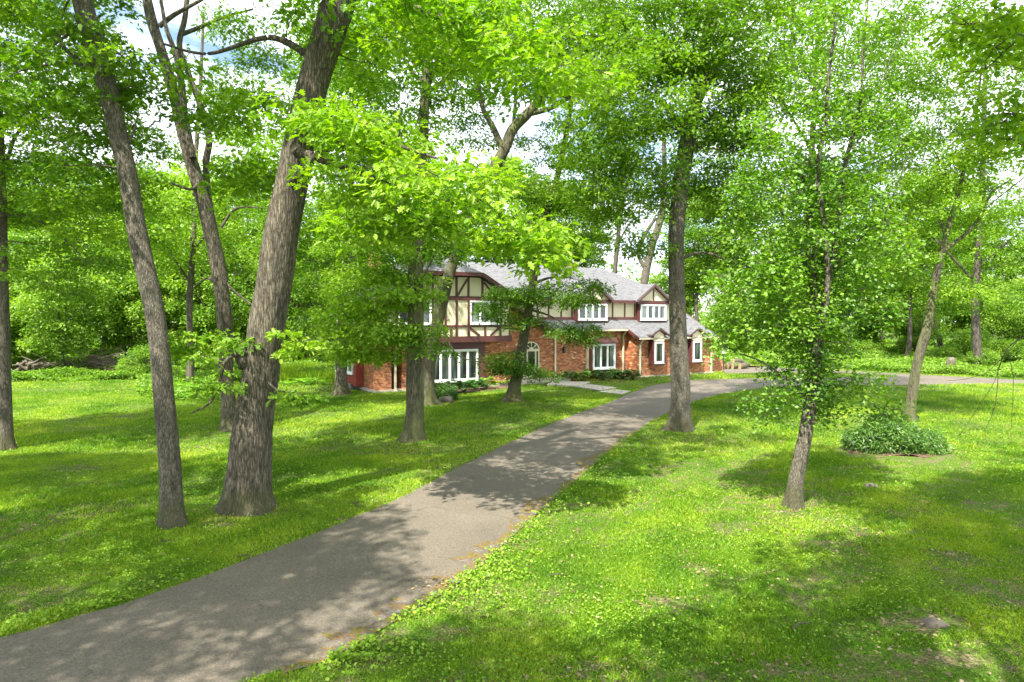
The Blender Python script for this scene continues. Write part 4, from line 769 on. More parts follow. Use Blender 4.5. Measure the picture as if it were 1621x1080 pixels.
# ------------------------------------------------------------------ woodland: one tree of each kind, then copies
def crown_tree(name, h, seed, zc0=.28, rx=4.2, npad=110, padR=1.25, lpp=85, lsize=.30, leaf='leaf_wood', fork=True, bark='bark_far', lean=.05, r0=None, multi=1, kind='quad'):
    g = np.random.default_rng(seed); root = empty(name); wood = Mesh(); lf = Mesh(); nodes = []
    r0 = r0 or .014 * h
    for m_ in range(multi):
        a = g.uniform(0, 6.28); ln = lean * h * (1 + 1.5 * (multi > 1)); pts = [(0, 0, -.1, r0)]
        for k in range(1, 7):
            t = k / 6; pts.append((math.cos(a) * ln * t + g.normal(0, .012 * h), math.sin(a) * ln * t + g.normal(0, .012 * h), h * .86 * t, r0 * (1 - .85 * t)))
        c = curve3(pts, .5); tube(wood, c[:, :3], c[:, 3], 9, seed, .01, 1, .5); nodes.append(c[c[:, 2] > h * zc0 * .7])
        for k in range(4 if fork else 2):
            i = int(len(c) * g.uniform(.3, .6)); p = c[i]; b = g.uniform(0, 6.28); L = h * g.uniform(.25, .4)
            q = [(p[0], p[1], p[2], p[3] * .6), (p[0] + math.cos(b) * L * .35, p[1] + math.sin(b) * L * .35, p[2] + L * .45, p[3] * .42), (p[0] + math.cos(b) * L * .65, p[1] + math.sin(b) * L * .65, p[2] + L, p[3] * .15)]
            cc = curve3(q, .5); tube(wood, cc[:, :3], cc[:, 3], 7); nodes.append(cc)
    pads = []
    for _ in range(npad):
        v = g.normal(0, 1, 3); v /= np.linalg.norm(v); v *= g.uniform(.1, 1) ** .38; zz = (zc0 + (1 - zc0) * (v[2] * .5 + .5)) * h
        wd = 1 - .35 * abs(v[2]); pads.append((v[0] * rx * wd, v[1] * rx * wd, zz, padR * g.uniform(.6, 1.4), np.clip(.5 + g.normal(0, .2), 0, 1)))
    grow(wood, lf, g, np.concatenate(nodes), np.array(pads), KIND[kind], lsize, lpp, 0, flat=.45, step=.8, maxr=.1)
    wood.build('trunk', M[bark], root, smooth=True, use_rnd=False); lf.build('crown', M[leaf], root)
    return root
protos = [crown_tree('woodland_tree', 21, 101, .25, 5.0, 150, leaf='leaf_wood'), crown_tree('woodland_tree', 18, 102, .18, 4.4, 130, leaf='leaf_wood2'), crown_tree('woodland_tree', 23, 103, .35, 5.2, 140, leaf='leaf_mid'),
          crown_tree('woodland_tree', 12, 104, .10, 3.6, 110, padR=1.1, leaf='leaf_wood', multi=2, lsize=.24), crown_tree('woodland_tree', 9, 105, .08, 3.2, 95, padR=.95, leaf='leaf_wood2', multi=3, r0=.09, lsize=.20),
          crown_tree('woodland_bush', 3.2, 106, .02, 2.0, 60, padR=.55, lpp=60, leaf='leaf_wood', multi=4, r0=.04, lsize=.15), crown_tree('woodland_bush', 2.2, 107, .02, 1.7, 50, padR=.45, lpp=55, leaf='leaf_wood2', multi=4, r0=.03, lsize=.13)]
used = [False] * len(protos)
def copy_tree(o, parent=None):
    c = o.copy(); col.objects.link(c); c.parent = parent
    for ch in o.children: copy_tree(ch, c)
    return c
def put(k, px, Y, label, cat, group, sc=1., rz=None, g=random):
    o = protos[k] if not used[k] else copy_tree(protos[k]); used[k] = True
    o.location = ((px - PCX) / F_PX * Y, Y, 0); o.rotation_euler = (0, 0, g.uniform(0, 6.28) if rz is None else rz); o.scale = (sc, sc, sc * g.uniform(.94, 1.06))
    tag(o, label, cat, group); return o
rr = random.Random(3)
LW = 'leafy tree of the dense wood behind the left lawn'
FL = ['low branching tree at the wood edge right of the trunk cut by the left edge', 'small tree directly above the uprooted tree and its root tangle', 'leafy small tree behind the brush pile', 'small tree seen just right of the slim leaning trunk', 'small leafy tree between the slim trunk and the forked trunk', 'small tree seen behind the thickest trunk', 'leafy small tree above the tall uncut grass left of the house']
FR = ['small tree seen just past the garden wall above the firewood', 'round leafy tree left of the vine covered trunk beyond the drive']
for k, px, Y in [(3, 30, 60), (4, 110, 58), (3, 190, 63), (4, 262, 61), (3, 330, 64), (4, 402, 62), (3, 470, 66), (4, -40, 58), (3, -110, 62),
                 (1, 20, 72), (0, 95, 80), (1, 165, 76), (0, 240, 84), (1, 320, 78), (2, 390, 86), (1, 455, 80), (0, 520, 88), (1, -60, 76), (0, -140, 82), (2, 60, 94), (0, 200, 98), (2, 300, 97), (1, 430, 96)]:
    put(k, px + rr.uniform(-12, 12), Y + rr.uniform(-2, 2), FL.pop(0) if FL and px > 0 else LW, 'tree', 'trees of the wood behind the left lawn', rr.uniform(.9, 1.2), g=rr)
BH = ['tall tree showing above the left wing roof and chimney', 'tall tree rising behind the half-timbered gable', 'yellow green tree above the house roof right of the gable', 'tall tree above the roof over the entrance', 'dense tree above the middle of the main roof', 'tall bare stemmed tree above the first dormer', 'distant tree between the second dormer and the tall straight trunk', 'tall tree just right of the tall straight trunk, beyond the garage roof']
for k, px, Y in [(0, 560, 84), (2, 640, 78), (1, 720, 82), (2, 800, 78), (0, 870, 86), (2, 900, 92), (1, 1075, 112), (2, 1100, 96)]:
    put(k, px + rr.uniform(-8, 8), Y + rr.uniform(-2, 2), BH.pop(0), 'tree', 'tall trees behind the house', rr.uniform(.9, 1.12), g=rr)
for k, px, Y in [(4, 1150, 84), (3, 1215, 88), (1, 1265, 90), (0, 1335, 74), (2, 1440, 70), (4, 1300, 78), (3, 1375, 84), (1, 1420, 98), (4, 1450, 80), (2, 1490, 92), (3, 1530, 82), (0, 1570, 90), (4, 1610, 78), (1, 1650, 84), (3, 1700, 80), (1, 1150, 116), (2, 1240, 112), (0, 1400, 118), (1, 1540, 112), (0, 1760, 92)]:
    put(k, px + rr.uniform(-8, 8), Y + rr.uniform(-2, 2), FR.pop(0) if FR else 'leafy tree of the wood beyond the far side of the drive', 'tree', 'trees of the wood beyond the drive', rr.uniform(.8, 1.05), g=rr)
for k, px, Y in [(5, 232, 52), (6, 262, 50), (6, 205, 55), (5, 310, 55), (5, 385, 57), (6, 150, 60), (5, 60, 62), (6, 440, 64), (5, 500, 66), (6, 20, 60), (6, 350, 53)]:
    put(k, px, Y, 'low green bush where the left lawn meets the wood', 'bush', 'bushes along the left lawn', rr.uniform(.55, .85) if k == 6 else rr.uniform(.6, .95), g=rr)
for k, px, Y in [(5, 1180, 78), (6, 1240, 76), (5, 1310, 76), (6, 1372, 72), (5, 1440, 78), (6, 1500, 70), (5, 1590, 62), (6, 1560, 60), (5, 1625, 60), (6, 1660, 58), (5, 1540, 74)]:
    put(k, px, Y, 'green bush on the weedy bank beyond the drive', 'bush', 'bushes beyond the drive', rr.uniform(.8, 1.15), g=rr)
# tall trees beside and behind the viewpoint (their shade falls on the lawn and the drive)
sh = crown_tree('shade_tree', 19, 201, .52, 5.8, 84, padR=1.05, lpp=170, lsize=.17, leaf='leaf_mid', kind='simple')
tag(sh, 'tall tree standing outside the photo near the drive', 'tree', 'shade trees outside the photo'); sh.location = (-10.5, 3.5, 0)
for x, y, s, a in [(-2.5, -3.5, 1.0, 1.), (4.0, 2.2, .9, 2.2), (9.6, 7.2, .95, 4.0), (-17.5, 9, 1.02, 3.3), (-20, 21, 1, 4.4), (16, 6, .9, 5.1)]:
    c = copy_tree(sh); c.location = (x, y, 0); c.rotation_euler = (0, 0, a); c.scale = (s, s, s)
#@@SMALL
# ------------------------------------------------------------------ grass, weeds, litter
DP = np.array(DRIVE); HPOLY = np.array([p[:2] for p in HOUSE_POLY])
gg = np.random.default_rng(77)
MULCH = [[G(*p)[:2] for p in [(1320, 713), (1340, 725), (1400, 730), (1470, 735), (1515, 727), (1500, 702), (1420, 692), (1340, 702)]], [G(*p)[:2] for p in [(686, 626), (740, 622), (780, 618), (812, 613), (828, 609), (826, 603), (700, 608)]]]
BARE = [(G(*p)[0], G(*p)[1], a, b) for p, a, b in [((1050, 955), .55, .5), ((1475, 985), .75, .5), ((1440, 990), .5, .4), ((1590, 940), .9, .8), ((1110, 905), .35, .5), ((1335, 870), .5, .5), ((1360, 842), .4, .35), ((690, 925), .5, .25), ((1250, 812), .6, .35), ((1560, 800), .9, .5), ((1500, 880), .5, .4), ((1240, 1060), .6, .25), ((340, 830), .5, .4), ((120, 742), .9, .4), ((200, 660), .8, .5), ((395, 812), 1.0, .45), ((930, 1060), .5, .3), ((1460, 1040), .6, .3)]]
def lawn_points(n, y0, y1, kx=.80, thin=.5, fringe=.0):
    u = gg.random(n); Y = np.sqrt(y0 ** 2 + u * (y1 ** 2 - y0 ** 2)); X = gg.uniform(-kx, kx, n) * Y
    ok = ~in_poly(X + gg.normal(0, .05, n), Y + gg.normal(0, .05, n), DP) & ~in_poly(X, Y, HPOLY)
    for m in MULCH: ok &= ~in_poly(X, Y, m)
    f = .7 * field(X, Y, 9, 2.2) + .6 * field(X, Y, 14, .8); keep = np.clip(.58 + .75 * f + np.where(X < -.2 * Y, .15, -.05), 1 - thin, 1)
    for bx, by, a, b in BARE: keep = keep * np.clip(((X - bx) / a) ** 2 + ((Y - by) / b) ** 2 - .25 + .3 * field(X, Y, 4, 9), .06, 1)
    ok &= gg.random(n) < keep; return X[ok], Y[ok]
BLADE = (T([(0, .07, 0), (.55, .05, .04), (1, 0, .16), (.55, -.03, .04), (0, -.07, 0)]), [(0, 1, 2, 3, 4)])
TRI = (T([(0, .11, 0), (1, 0, .1), (0, -.11, 0)]), [(0, 1, 2)])
def grass_part(ms, n, y0, y1, h, wk, tpl, lean=.45, tone=.5, kx=.80, thin=.5):
    X, Y = lawn_points(n, y0, y1, kx, thin); m = len(X); P = np.stack([X, Y, np.zeros(m)], 1)
    D = np.stack([gg.normal(0, lean, m), gg.normal(0, lean, m), np.ones(m)], 1); N = gg.normal(0, 1, (m, 3)); N[:, 1] -= .6; N[:, 2] += .5
    V, Fa, k = place(tpl, P, D, N, h * gg.uniform(.5, 1.3, m) * (1 + .3 * field(X, Y, 21, 1.1)))
    tn = np.clip(tone + .26 * field(X, Y, 33, .5) + .20 * field(X, Y, 35, 3) + gg.normal(0, .22, m), 0, 1); ms.add(V, Fa, np.repeat(tn, k))
ms = Mesh()
grass_part(ms, 520000, 8.0, 13.5, .060, 1, TRI, .95, thin=.9); grass_part(ms, 600000, 13.5, 23, .075, 1, TRI, .95, thin=.85); grass_part(ms, 560000, 23, 42, .105, 1, TRI, 1.0); grass_part(ms, 360000, 42, 74, .16, 1, TRI, 1.0)
tag(ms.build('grass', M['grass']), 'sunlit green lawn grass with thin and thick patches', 'grass', kind='stuff')
ms = Mesh()       # broad leaved weeds and clover in the lawn
for n, y0, y1, s in ((62000, 8.0, 14, .030), (52000, 14, 26, .040), (34000, 26, 50, .065)):
    X, Y = lawn_points(n, y0, y1, .8, .9); f = field(X, Y, 51, .9) + .5 * field(X, Y, 52, 4); ok = gg.random(len(X)) < np.clip(.35 + .6 * f, .08, 1); X, Y = X[ok], Y[ok]; m = len(X)
    P = np.stack([X, Y, gg.uniform(.02, .085, m)], 1); D = gg.normal(0, 1, (m, 3)); D[:, 2] = abs(D[:, 2]) * .4; add_leaves(ms, gg, LEAF_ROUND, P, D, gg.normal(0, .35, (m, 3)) + np.array((0, -.1, 1.)), s * gg.uniform(.6, 1.5, m), .55)
RP = np.array([p for p in RIGHTw if 7 < p[1] < 30]); LP = np.array([p for p in LEFTw if 7 < p[1] < 40])
for EP, off, n in ((RP, .5, 4200), (LP, -.4, 2600)):
    i = gg.integers(0, len(EP) - 1, n); t = gg.random(n)[:, None]; P2 = EP[i] * (1 - t) + EP[i + 1] * t; P2[:, 0] += np.sign(off) * gg.gamma(1.6, abs(off) * .6, n); f = field(P2[:, 0], P2[:, 1], 61, 1.2); P2 = P2[(f > -.1) & ~in_poly(P2[:, 0], P2[:, 1], DP)]; m = len(P2)
    P = np.concatenate([P2, gg.uniform(.02, .12, (m, 1))], 1); D = gg.normal(0, 1, (m, 3)); D[:, 2] = abs(D[:, 2]) * .5; add_leaves(ms, gg, LEAF_ROUND, P, D, gg.normal(0, .4, (m, 3)) + np.array((0, -.1, 1.)), .042 * gg.uniform(.5, 1.6, m), .6)
tag(ms.build('clover', M['clover']), 'broad leaved clover and weeds growing through the lawn', 'weeds', kind='stuff')
ms = Mesh()       # dead leaves in the lawn
X, Y = lawn_points(16000, 8, 32, .8, .1); f = field(X, Y, 71, 1.3); ok = gg.random(len(X)) < np.clip(.1 + 1.2 * f, .06, 1); X, Y = X[ok], Y[ok]
for bx, by, a, b in BARE: X = np.append(X, bx + gg.normal(0, a * .75, 80)); Y = np.append(Y, by + gg.normal(0, b * .75, 80))
c_ = G(1415, 716); X = np.append(X, c_[0] + gg.normal(0, 1.3, 420)); Y = np.append(Y, c_[1] + gg.normal(0, .65, 420))
m = len(X); P = np.stack([X, Y, gg.uniform(.015, .07, m)], 1); add_leaves(ms, gg, LEAF_OAK, P, gg.normal(0, 1, (m, 3)) * (1, 1, .15), gg.normal(0, .35, (m, 3)) + np.array((0, 0, 1.)), gg.uniform(.025, .085, m), .5, .3)
tag(ms.build('dead_leaves', M['litter']), 'brown dead leaves scattered in the lawn', 'leaves', kind='stuff')
ms = Mesh()       # orange catkins on the drive
n = 40000; Y = np.sqrt(gg.uniform(8.2 ** 2, 42 ** 2, n)); X = gg.uniform(-.8, .5, n) * Y; ok = in_poly(X, Y, DP) & (gg.random(n) < np.clip(.25 + field(X, Y, 81, 1.5), .05, 1)); X, Y = X[ok], Y[ok]
i = gg.integers(0, len(RP) - 1, 1500); X = np.append(X, RP[i, 0] - gg.gamma(1.3, .32, 1500)); Y = np.append(Y, RP[i, 1] + gg.normal(0, .3, 1500))
ok = in_poly(X, Y, DP); X, Y = X[ok], Y[ok]; m = len(X); P = np.stack([X, Y, np.full(m, .024)], 1)
M['catkin'] = m_leaf('catkin', (.17, .085, .025), (.30, .17, .055), (.42, .28, .12), trans=.05)
add_leaves(ms, gg, LEAF_SLIM, P, gg.normal(0, 1, (m, 3)) * (1, 1, .05), gg.normal(0, .1, (m, 3)) + np.array((0, 0, 1.)), gg.uniform(.012, .036, m), .5)
tag(ms.build('fallen_catkins', M['catkin']), 'tiny orange tree catkins lying on the asphalt', 'catkins', kind='stuff')
def herb(name, polys, n, hgt, size, m_, label, cat, tpl=LEAF_SIMPLE, tone=.5, up=.8):
    ms = Mesh()
    for poly, nn in zip(polys, n):
        q = np.array([(G(*p)[:2]) for p in poly]); X = gg.uniform(q[:, 0].min(), q[:, 0].max(), nn * 3); Y = gg.uniform(q[:, 1].min(), q[:, 1].max(), nn * 3); ok = in_poly(X, Y, q) & ~in_poly(X, Y, DP) & ~in_poly(X, Y, HPOLY); X, Y = X[ok], Y[ok]; mm = len(X)
        top = hgt * np.clip(.55 + .55 * field(X, Y, 91, 1.0), .15, 1.4); Z = top * np.sqrt(gg.random(mm)); P = np.stack([X, Y, Z], 1); D = gg.normal(0, 1, (mm, 3)); D[:, 2] = D[:, 2] * .4
        add_leaves(ms, gg, tpl, P, D, gg.normal(0, .5, (mm, 3)) + np.array((0, -.2, up)), size * gg.uniform(.6, 1.5, mm), tone)
    return tag(ms.build(name, m_), label, cat, kind='stuff')
herb('undergrowth', [[(-150, 604), (60, 605), (210, 602), (235, 598), (235, 596), (-150, 599)], [(225, 602), (300, 606), (420, 604), (530, 600), (530, 584), (300, 582), (225, 584)], [(-150, 581), (225, 579), (225, 572), (-150, 574)], [(220, 632), (350, 640), (352, 604), (215, 606)]], [9000, 26000, 22000, 3800], .75, .17, M['leaf_wood'], 'leafy undergrowth along the far edge of the left lawn', 'undergrowth')
herb('ground_cover', [[(1150, 576), (1300, 583), (1370, 587), (1460, 592), (1527, 595), (1640, 600), (1760, 603), (1760, 566), (1150, 566)]], [90000], .85, .17, M['leaf_wood2'], 'bright weedy ground cover on the bank beyond the drive', 'ground cover')
herb('wood_floor_plants', [[(-400, 584), (2000, 572), (2000, 545), (-400, 548)]], [60000], .9, .5, M['leaf_wood'], 'low green plants on the floor of the wood', 'undergrowth', LEAF_QUAD)
ms = Mesh(); q = np.array([G(*p)[:2] for p in [(425, 606), (532, 606), (532, 588), (425, 588)]]); n = 26000; X = gg.uniform(q[:, 0].min(), q[:, 0].max(), n); Y = gg.uniform(q[:, 1].min(), q[:, 1].max(), n); ok = in_poly(X, Y, q); X, Y = X[ok], Y[ok]; m = len(X)
D = np.stack([gg.normal(.15, .18, m), gg.normal(0, .18, m), np.ones(m)], 1); V, Fa, k = place((T([(0, .03, 0), (1, 0, .1), (0, -.03, 0)]), [(0, 1, 2)]), np.stack([X, Y, 0 * X], 1), D, gg.normal(0, 1, (m, 3)), gg.uniform(.3, .8, m) * (1 + .35 * field(X, Y, 5, 1.2))); ms.add(V, Fa, np.clip(gg.normal(.6, .3, m) + .25 * field(X, Y, 6, .9), 0, 1))
tag(ms.build('tall_grass', M['grass']), 'patch of tall uncut grass left of the house', 'grass', kind='stuff')
# far wood as one mass
def far_mass():
    g = np.random.default_rng(8); ms = Mesh(); pads = []
    for _ in range(2600):
        px = g.uniform(-500, 2150); Y = g.uniform(118, 165); hmax = 14 if not (1100 < px < 1230) else 7
        pads.append(((px - PCX) / F_PX * Y, Y, g.uniform(0, 1) ** .8 * hmax * g.uniform(.6, 1.1), 2.6 * g.uniform(.6, 1.3), np.clip(g.normal(.45, .2), 0, 1)))
    C = np.repeat(np.array(pads), 44, axis=0); n = len(C); P = C[:, :3] + g.normal(0, 1, (n, 3)) * C[:, 3:4] * (.5, .5, .3); P[:, 2] = np.abs(P[:, 2])
    V, Fa, k = place(LEAF_QUAD, P, g.normal(0, 1, (n, 3)), g.normal(0, .6, (n, 3)) + np.array((0, -.3, 1)), .65 * g.uniform(.6, 1.3, n)); ms.add(V, Fa, np.clip(C[:, 4] + g.normal(0, .15, n), 0, 1))
    tag(ms.build('distant_wood', M['leaf_wood']), 'distant leafy wood that closes the view all round', 'wood', kind='stuff')
far_mass()

# ------------------------------------------------------------------ shrubs, flowers and plants by the house
def dome_shrub(name, label, cat, foot, rx, ry, h, npad, padR, lpp, tpl, ls_, m_, seed, group=None):
    g = np.random.default_rng(seed); root = tag(empty(name, foot), label, cat, group); wood = Mesh(); lf = Mesh(); nodes = []
    for k in range(9):
        a = g.uniform(0, 6.28); e = np.array((math.cos(a) * rx * .5, math.sin(a) * ry * .5, h * .5)); c = curve3([(e[0] * .2, e[1] * .2, -.03, .02), (*(e * .6 + g.normal(0, .04, 3)), .016), (*e, .01)], .1); tube(wood, c[:, :3], c[:, 3], 5); nodes.append(c)
    pads = []
    for _ in range(npad):
        v = g.normal(0, 1, 3); v[2] = abs(v[2]); v /= np.linalg.norm(v); v *= g.uniform(.35, 1) ** .5; an = math.atan2(v[1], v[0]); b = 1 + .16 * math.sin(3 * an + seed) + .10 * math.sin(5 * an); v = v * np.array((1, 1, 1 + .22 * math.sin(v[0] * 3.4 + seed) + .1 * math.sin(v[1] * 5))); pads.append((v[0] * rx * b, v[1] * ry * b, .06 * h + v[2] * h * .9, padR * g.uniform(.7, 1.3), np.clip(g.normal(.5, .18), 0, 1)))
    grow(wood, lf, g, np.concatenate(nodes), np.array(pads), tpl, ls_, lpp, 0, flat=.9, step=.15, maxr=.012)
    wood.build('stem', M['dead'], root, use_rnd=False); lf.build('foliage', m_, root); return root
f0 = G(1415, 712); dome_shrub('rhododendron_shrub', 'low wide dark green shrub on a mulch bed in the right lawn', 'shrub', (f0[0], f0[1], 0), 1.70, .90, 1.15, 140, .27, 52, LEAF_SLIM, .15, M['leaf_shrub'], 41)
f0 = G(697, 632); dome_shrub('dark_shrub', 'dark broad leaved shrub beside the boulder under the living room window', 'shrub', (f0[0], f0[1], 0), .85, .7, 1.0, 60, .25, 40, LEAF_SIMPLE, .14, M['leaf_shrub'], 42)
def rosette(name, label, cat, foot, n, size, spread, m_, seed, tpl=LEAF_ROUND, group=None, hgt=.3):
    g = np.random.default_rng(seed); ms = Mesh(); a = g.uniform(0, 6.28, n); el = g.uniform(.05, 1.1, n); r = spread * g.uniform(.2, 1, n) ** .7
    P = np.stack([np.cos(a) * r * .7, np.sin(a) * r * .7, hgt * (1 - .6 * (r / spread) ** 2) * g.uniform(.5, 1, n)], 1); D = np.stack([np.cos(a), np.sin(a), el * .5 - .15], 1); N = np.stack([-np.cos(a) * .35, -np.sin(a) * .35, np.ones(n)], 1) + g.normal(0, .15, (n, 3))
    add_leaves(ms, g, tpl, P, D, N, size * g.uniform(.7, 1.2, n), .5)
    for k in range(0, n, 2): tube(ms, [(0, 0, 0), P[k] * (.6, .6, .8), P[k]], [.01, .008, .006], 4)
    o = ms.build(name, m_); o.location = (foot[0], foot[1], .0); return tag(o, label, cat, group)
hl = [((903, 604), 'hosta_dark', .34, 'dark hosta at the left end of the bed by the corner downspout'), ((921, 603), 'hosta', .36, 'light green hosta second from the left in the front room bed'), ((938, 600), 'hosta', .42, 'tall yellow green hosta below the front room window'), ((955, 603), 'hosta_dark', .36, 'dark hosta in the middle of the front room bed'), ((972, 600), 'hosta', .42, 'big pale hosta right of the front room window'), ((986, 601), 'hosta_dark', .38, 'dark hosta next to the big pale hosta'), ((1002, 602), 'hosta_dark', .36, 'dark hosta at the right end of the bed by the garage corner'), ((990, 594), 'fern', .4, 'large yellow leaved plant against the brick beside the downspout'),
      ((735, 622), 'hosta_dark', .42, 'dark hosta below the middle of the living room window'), ((752, 618), 'hosta_dark', .40, 'dark green hosta below the right part of the living room window'), ((770, 616), 'hosta', .38, 'lighter hosta at the right end of the living room bed'), ((718, 622), 'hosta_dark', .42, 'dark hosta just right of the dark shrub')]
for i, (p, m_, s_, lab) in enumerate(hl): rosette('hosta_plant', lab, 'plant', G(*p), 70, .36, s_ * 1.6, M[m_], 50 + i, group='hostas in front of the house', hgt=.85)
def fern(name, label, foot, seed, L=.8, nf=13, m_='fern', group=None, cat='fern'):
    g = np.random.default_rng(seed); ms = Mesh()
    for k in range(nf):
        a = k * 2.4 + g.normal(0, .2); t = np.linspace(0, 1, 12); x = L * .75 * t; z = L * (.95 * t - .62 * t * t); pts = np.stack([np.cos(a) * x, np.sin(a) * x, z], 1); tube(ms, pts, np.linspace(.008, .002, 12), 3)
        for s in (-1, 1):
            D = np.stack([-np.sin(a) * s + .5 * np.cos(a) + 0 * t, np.cos(a) * s + .5 * np.sin(a) + 0 * t, -.1 + 0 * t], 1)[1:]; add_leaves(ms, g, LEAF_SLIM, pts[1:], D, np.tile((0, 0, 1.), (11, 1)) + g.normal(0, .1, (11, 3)), L * .30 * np.sin(math.pi * (.12 + .85 * t[1:])), .55)
    o = ms.build(name, M[m_]); o.location = (foot[0], foot[1], 0); return tag(o, label, cat, group)
fern('palm_fern', 'spiky bright green fern in the mulch left of the porch', G(795, 610), 70, .95, 17)
fern('fern', 'single bright fern at the foot of the porch slab by the leaning trunk', G(836, 608), 71, .5)
fproto = None
for i, (px, py, s) in enumerate([(232, 622, 1), (248, 618, 1.1), (268, 624, 1), (285, 617, 1.2), (300, 626, 1), (318, 620, 1.2), (335, 628, 1.1), (348, 618, 1.1), (255, 610, 1.1), (310, 610, 1.2), (292, 632, .9), (472, 606, 1.0), (486, 609, 1.1), (500, 605, 1), (515, 609, .9), (456, 611, .9)]):
    f_ = G(px, py)
    if fproto is None: fproto = fern('fern', '', f_, 72, .95); o = fproto
    else: o = fproto.copy(); col.objects.link(o)
    o.location = (f_[0], f_[1], 0); o.rotation_euler = (0, 0, i * 1.7); o.scale = (s, s, s)
    tag(o, 'yellow green fern in the clump behind the slim and the thick trunks' if i < 11 else 'yellow green fern in front of the tall grass left of the house', 'fern', 'ferns in the clump behind the trunks' if i < 11 else 'ferns in front of the tall grass')
# pink flowers and a grey box by the side bay
f0 = G(561, 616); bm = bmesh.new(); box(bm, -.32, .32, -.25, .25, 0, .34); box(bm, -.35, .35, -.28, .28, .34, .38); bmesh.ops.bevel(bm, geom=bm.edges[:], offset=.02, segments=1, affect='EDGES'); o = bm_obj('utility_box', bm, M['stone']); o.location = (f0[0], f0[1], 0); o.rotation_euler = (0, 0, TH); tag(o, 'small grey box on the ground below the red siding bay', 'box')
f1 = G(551, 615); o = rosette('pink_flowers', 'pink flowers growing left of the small grey box', 'flowers', f1, 90, .09, .32, M['petal'], 90, hgt=.35)

# ------------------------------------------------------------------ rocks, logs, lamp, sticks
def rock(name, label, cat, px, py, sx, sy, sz, m_, seed, sink=.3):
    g = random.Random(seed); bm = bmesh.new(); bmesh.ops.create_icosphere(bm, subdivisions=3, radius=1)
    for v in bm.verts:
        p = v.co.copy(); n = sum(math.sin(p.dot(Vector((g.uniform(-1, 1), g.uniform(-1, 1), g.uniform(-1, 1))) * 0 + Vector((a, b, c))) + d) for a, b, c, d in [(2.1, 1.3, -1.7, .4 * seed), (-3.2, 2.4, 1.1, 1.3), (1.5, -4.1, 3.3, 2.2), (5.1, 3.7, -2.9, .7)]) * .06
        v.co = p * (1 + n); v.co.x *= sx; v.co.y *= sy; v.co.z = (v.co.z * sz)
        v.co.z = min(v.co.z, sz * .82 + .04 * v.co.x)
    me = bpy.data.meshes.new(name); bm.to_mesh(me); bm.free(); o = link(name, me, m_); f = G(px, py); o.location = (f[0], f[1], sz * (1 - 2 * sink) * .5)
    for p in me.polygons: p.use_smooth = True
    return tag(o, label, cat)
rock('rock', 'flat grey rock in the grass between the vine covered trunk and the shrub', 'rock', 1377, 771, .22, .15, .09, M['brown_stone'], 3, .4)
rock('boulder', 'rounded brown boulder beside the dark shrub under the living room window', 'boulder', 707, 637, .42, .3, .32, M['brown_stone'], 4)
rock('flat_stone', 'flat brown stone sunk in the near right lawn', 'stone', 1478, 988, .21, .16, .06, M['brown_stone'], 6, .42)
rock('tree_stump', 'short grey stump on the weedy bank beyond the drive', 'stump', 1505, 590, .38, .36, 1.15, M['dead'], 7, .2)
def log(name, label, cat, pts, m_, seed, sides=12, amp=.02, group=None, end=False):
    """pts: world (x,y,z,r)"""
    ms = Mesh(); c = curve3(pts, .15); o0 = c[0, :3].copy(); tube(ms, c[:, :3] - o0, c[:, 3], sides, seed, amp); o = ms.build(name, m_, smooth=True, use_rnd=False); o.location = o0
    if end:
        d = c[0, :3] - c[1, :3]; d /= np.linalg.norm(d); bm = bmesh.new(); bmesh.ops.create_cone(bm, cap_ends=True, segments=14, radius1=c[0, 3] * .97, radius2=c[0, 3] * .97, depth=.04); me = bpy.data.meshes.new('cut_end'); bm.to_mesh(me); bm.free(); e = link('cut_end', me, M['cutwood'], o); e.rotation_euler = Vector(d).to_track_quat('Z', 'Y').to_euler()
    return tag(o, label, cat, group)
def wp(px, py, Y, r): p = A(px, py, Y); return (p[0], p[1], max(p[2], r * .8), r)
for i, (a, b, r, lab) in enumerate([((1150, 580), (1158, 574), .28, 'dark end-on log at the left of the firewood pile by the garden wall'), ((1158, 580), (1172, 576), .30, 'pale log lying across the middle of the firewood pile'), ((1170, 581), (1184, 577), .27, 'split log at the right end of the firewood pile')]):
    log('firewood_log', lab, 'log', [wp(a[0], a[1], 61, r), wp((a[0] + b[0]) / 2, (a[1] + b[1]) / 2, 61.3, r * 1.05), wp(b[0], b[1], 61.8, r * .9)], M['dead'] if i != 1 else M['bark_pale'], 5 + i, group='firewood logs', end=True)
log('firewood_log', 'top log resting on the firewood pile', 'log', [(*A(1160, 571.5, 61.2), .22), (*A(1168, 571, 61.5), .23), (*A(1176, 573, 61.8), .2)], M['bark_pale'], 9, group='firewood logs', end=True)
f0 = A(1145, 570, 60); root = tag(empty('lamp_post', (f0[0], f0[1], 0)), 'small black lamp post with a glass lantern beyond the garden wall', 'lamp post')
bm = bmesh.new(); bmesh.ops.create_cone(bm, cap_ends=True, segments=10, radius1=.06, radius2=.045, depth=1.45, matrix=Matrix.Translation((0, 0, .725))); bmesh.ops.create_cone(bm, cap_ends=True, segments=10, radius1=.11, radius2=.07, depth=.2, matrix=Matrix.Translation((0, 0, .1))); bm_obj('post', bm, M['black'], root)
bm = bmesh.new(); bmesh.ops.create_cone(bm, cap_ends=True, segments=6, radius1=.12, radius2=.17, depth=.30, matrix=Matrix.Translation((0, 0, 1.6))); bm_obj('lantern', bm, M['white'], root)
bm = bmesh.new(); bmesh.ops.create_cone(bm, cap_ends=True, segments=6, radius1=.21, radius2=.03, depth=.16, matrix=Matrix.Translation((0, 0, 1.83))); bm_obj('lantern_roof', bm, M['black'], root)
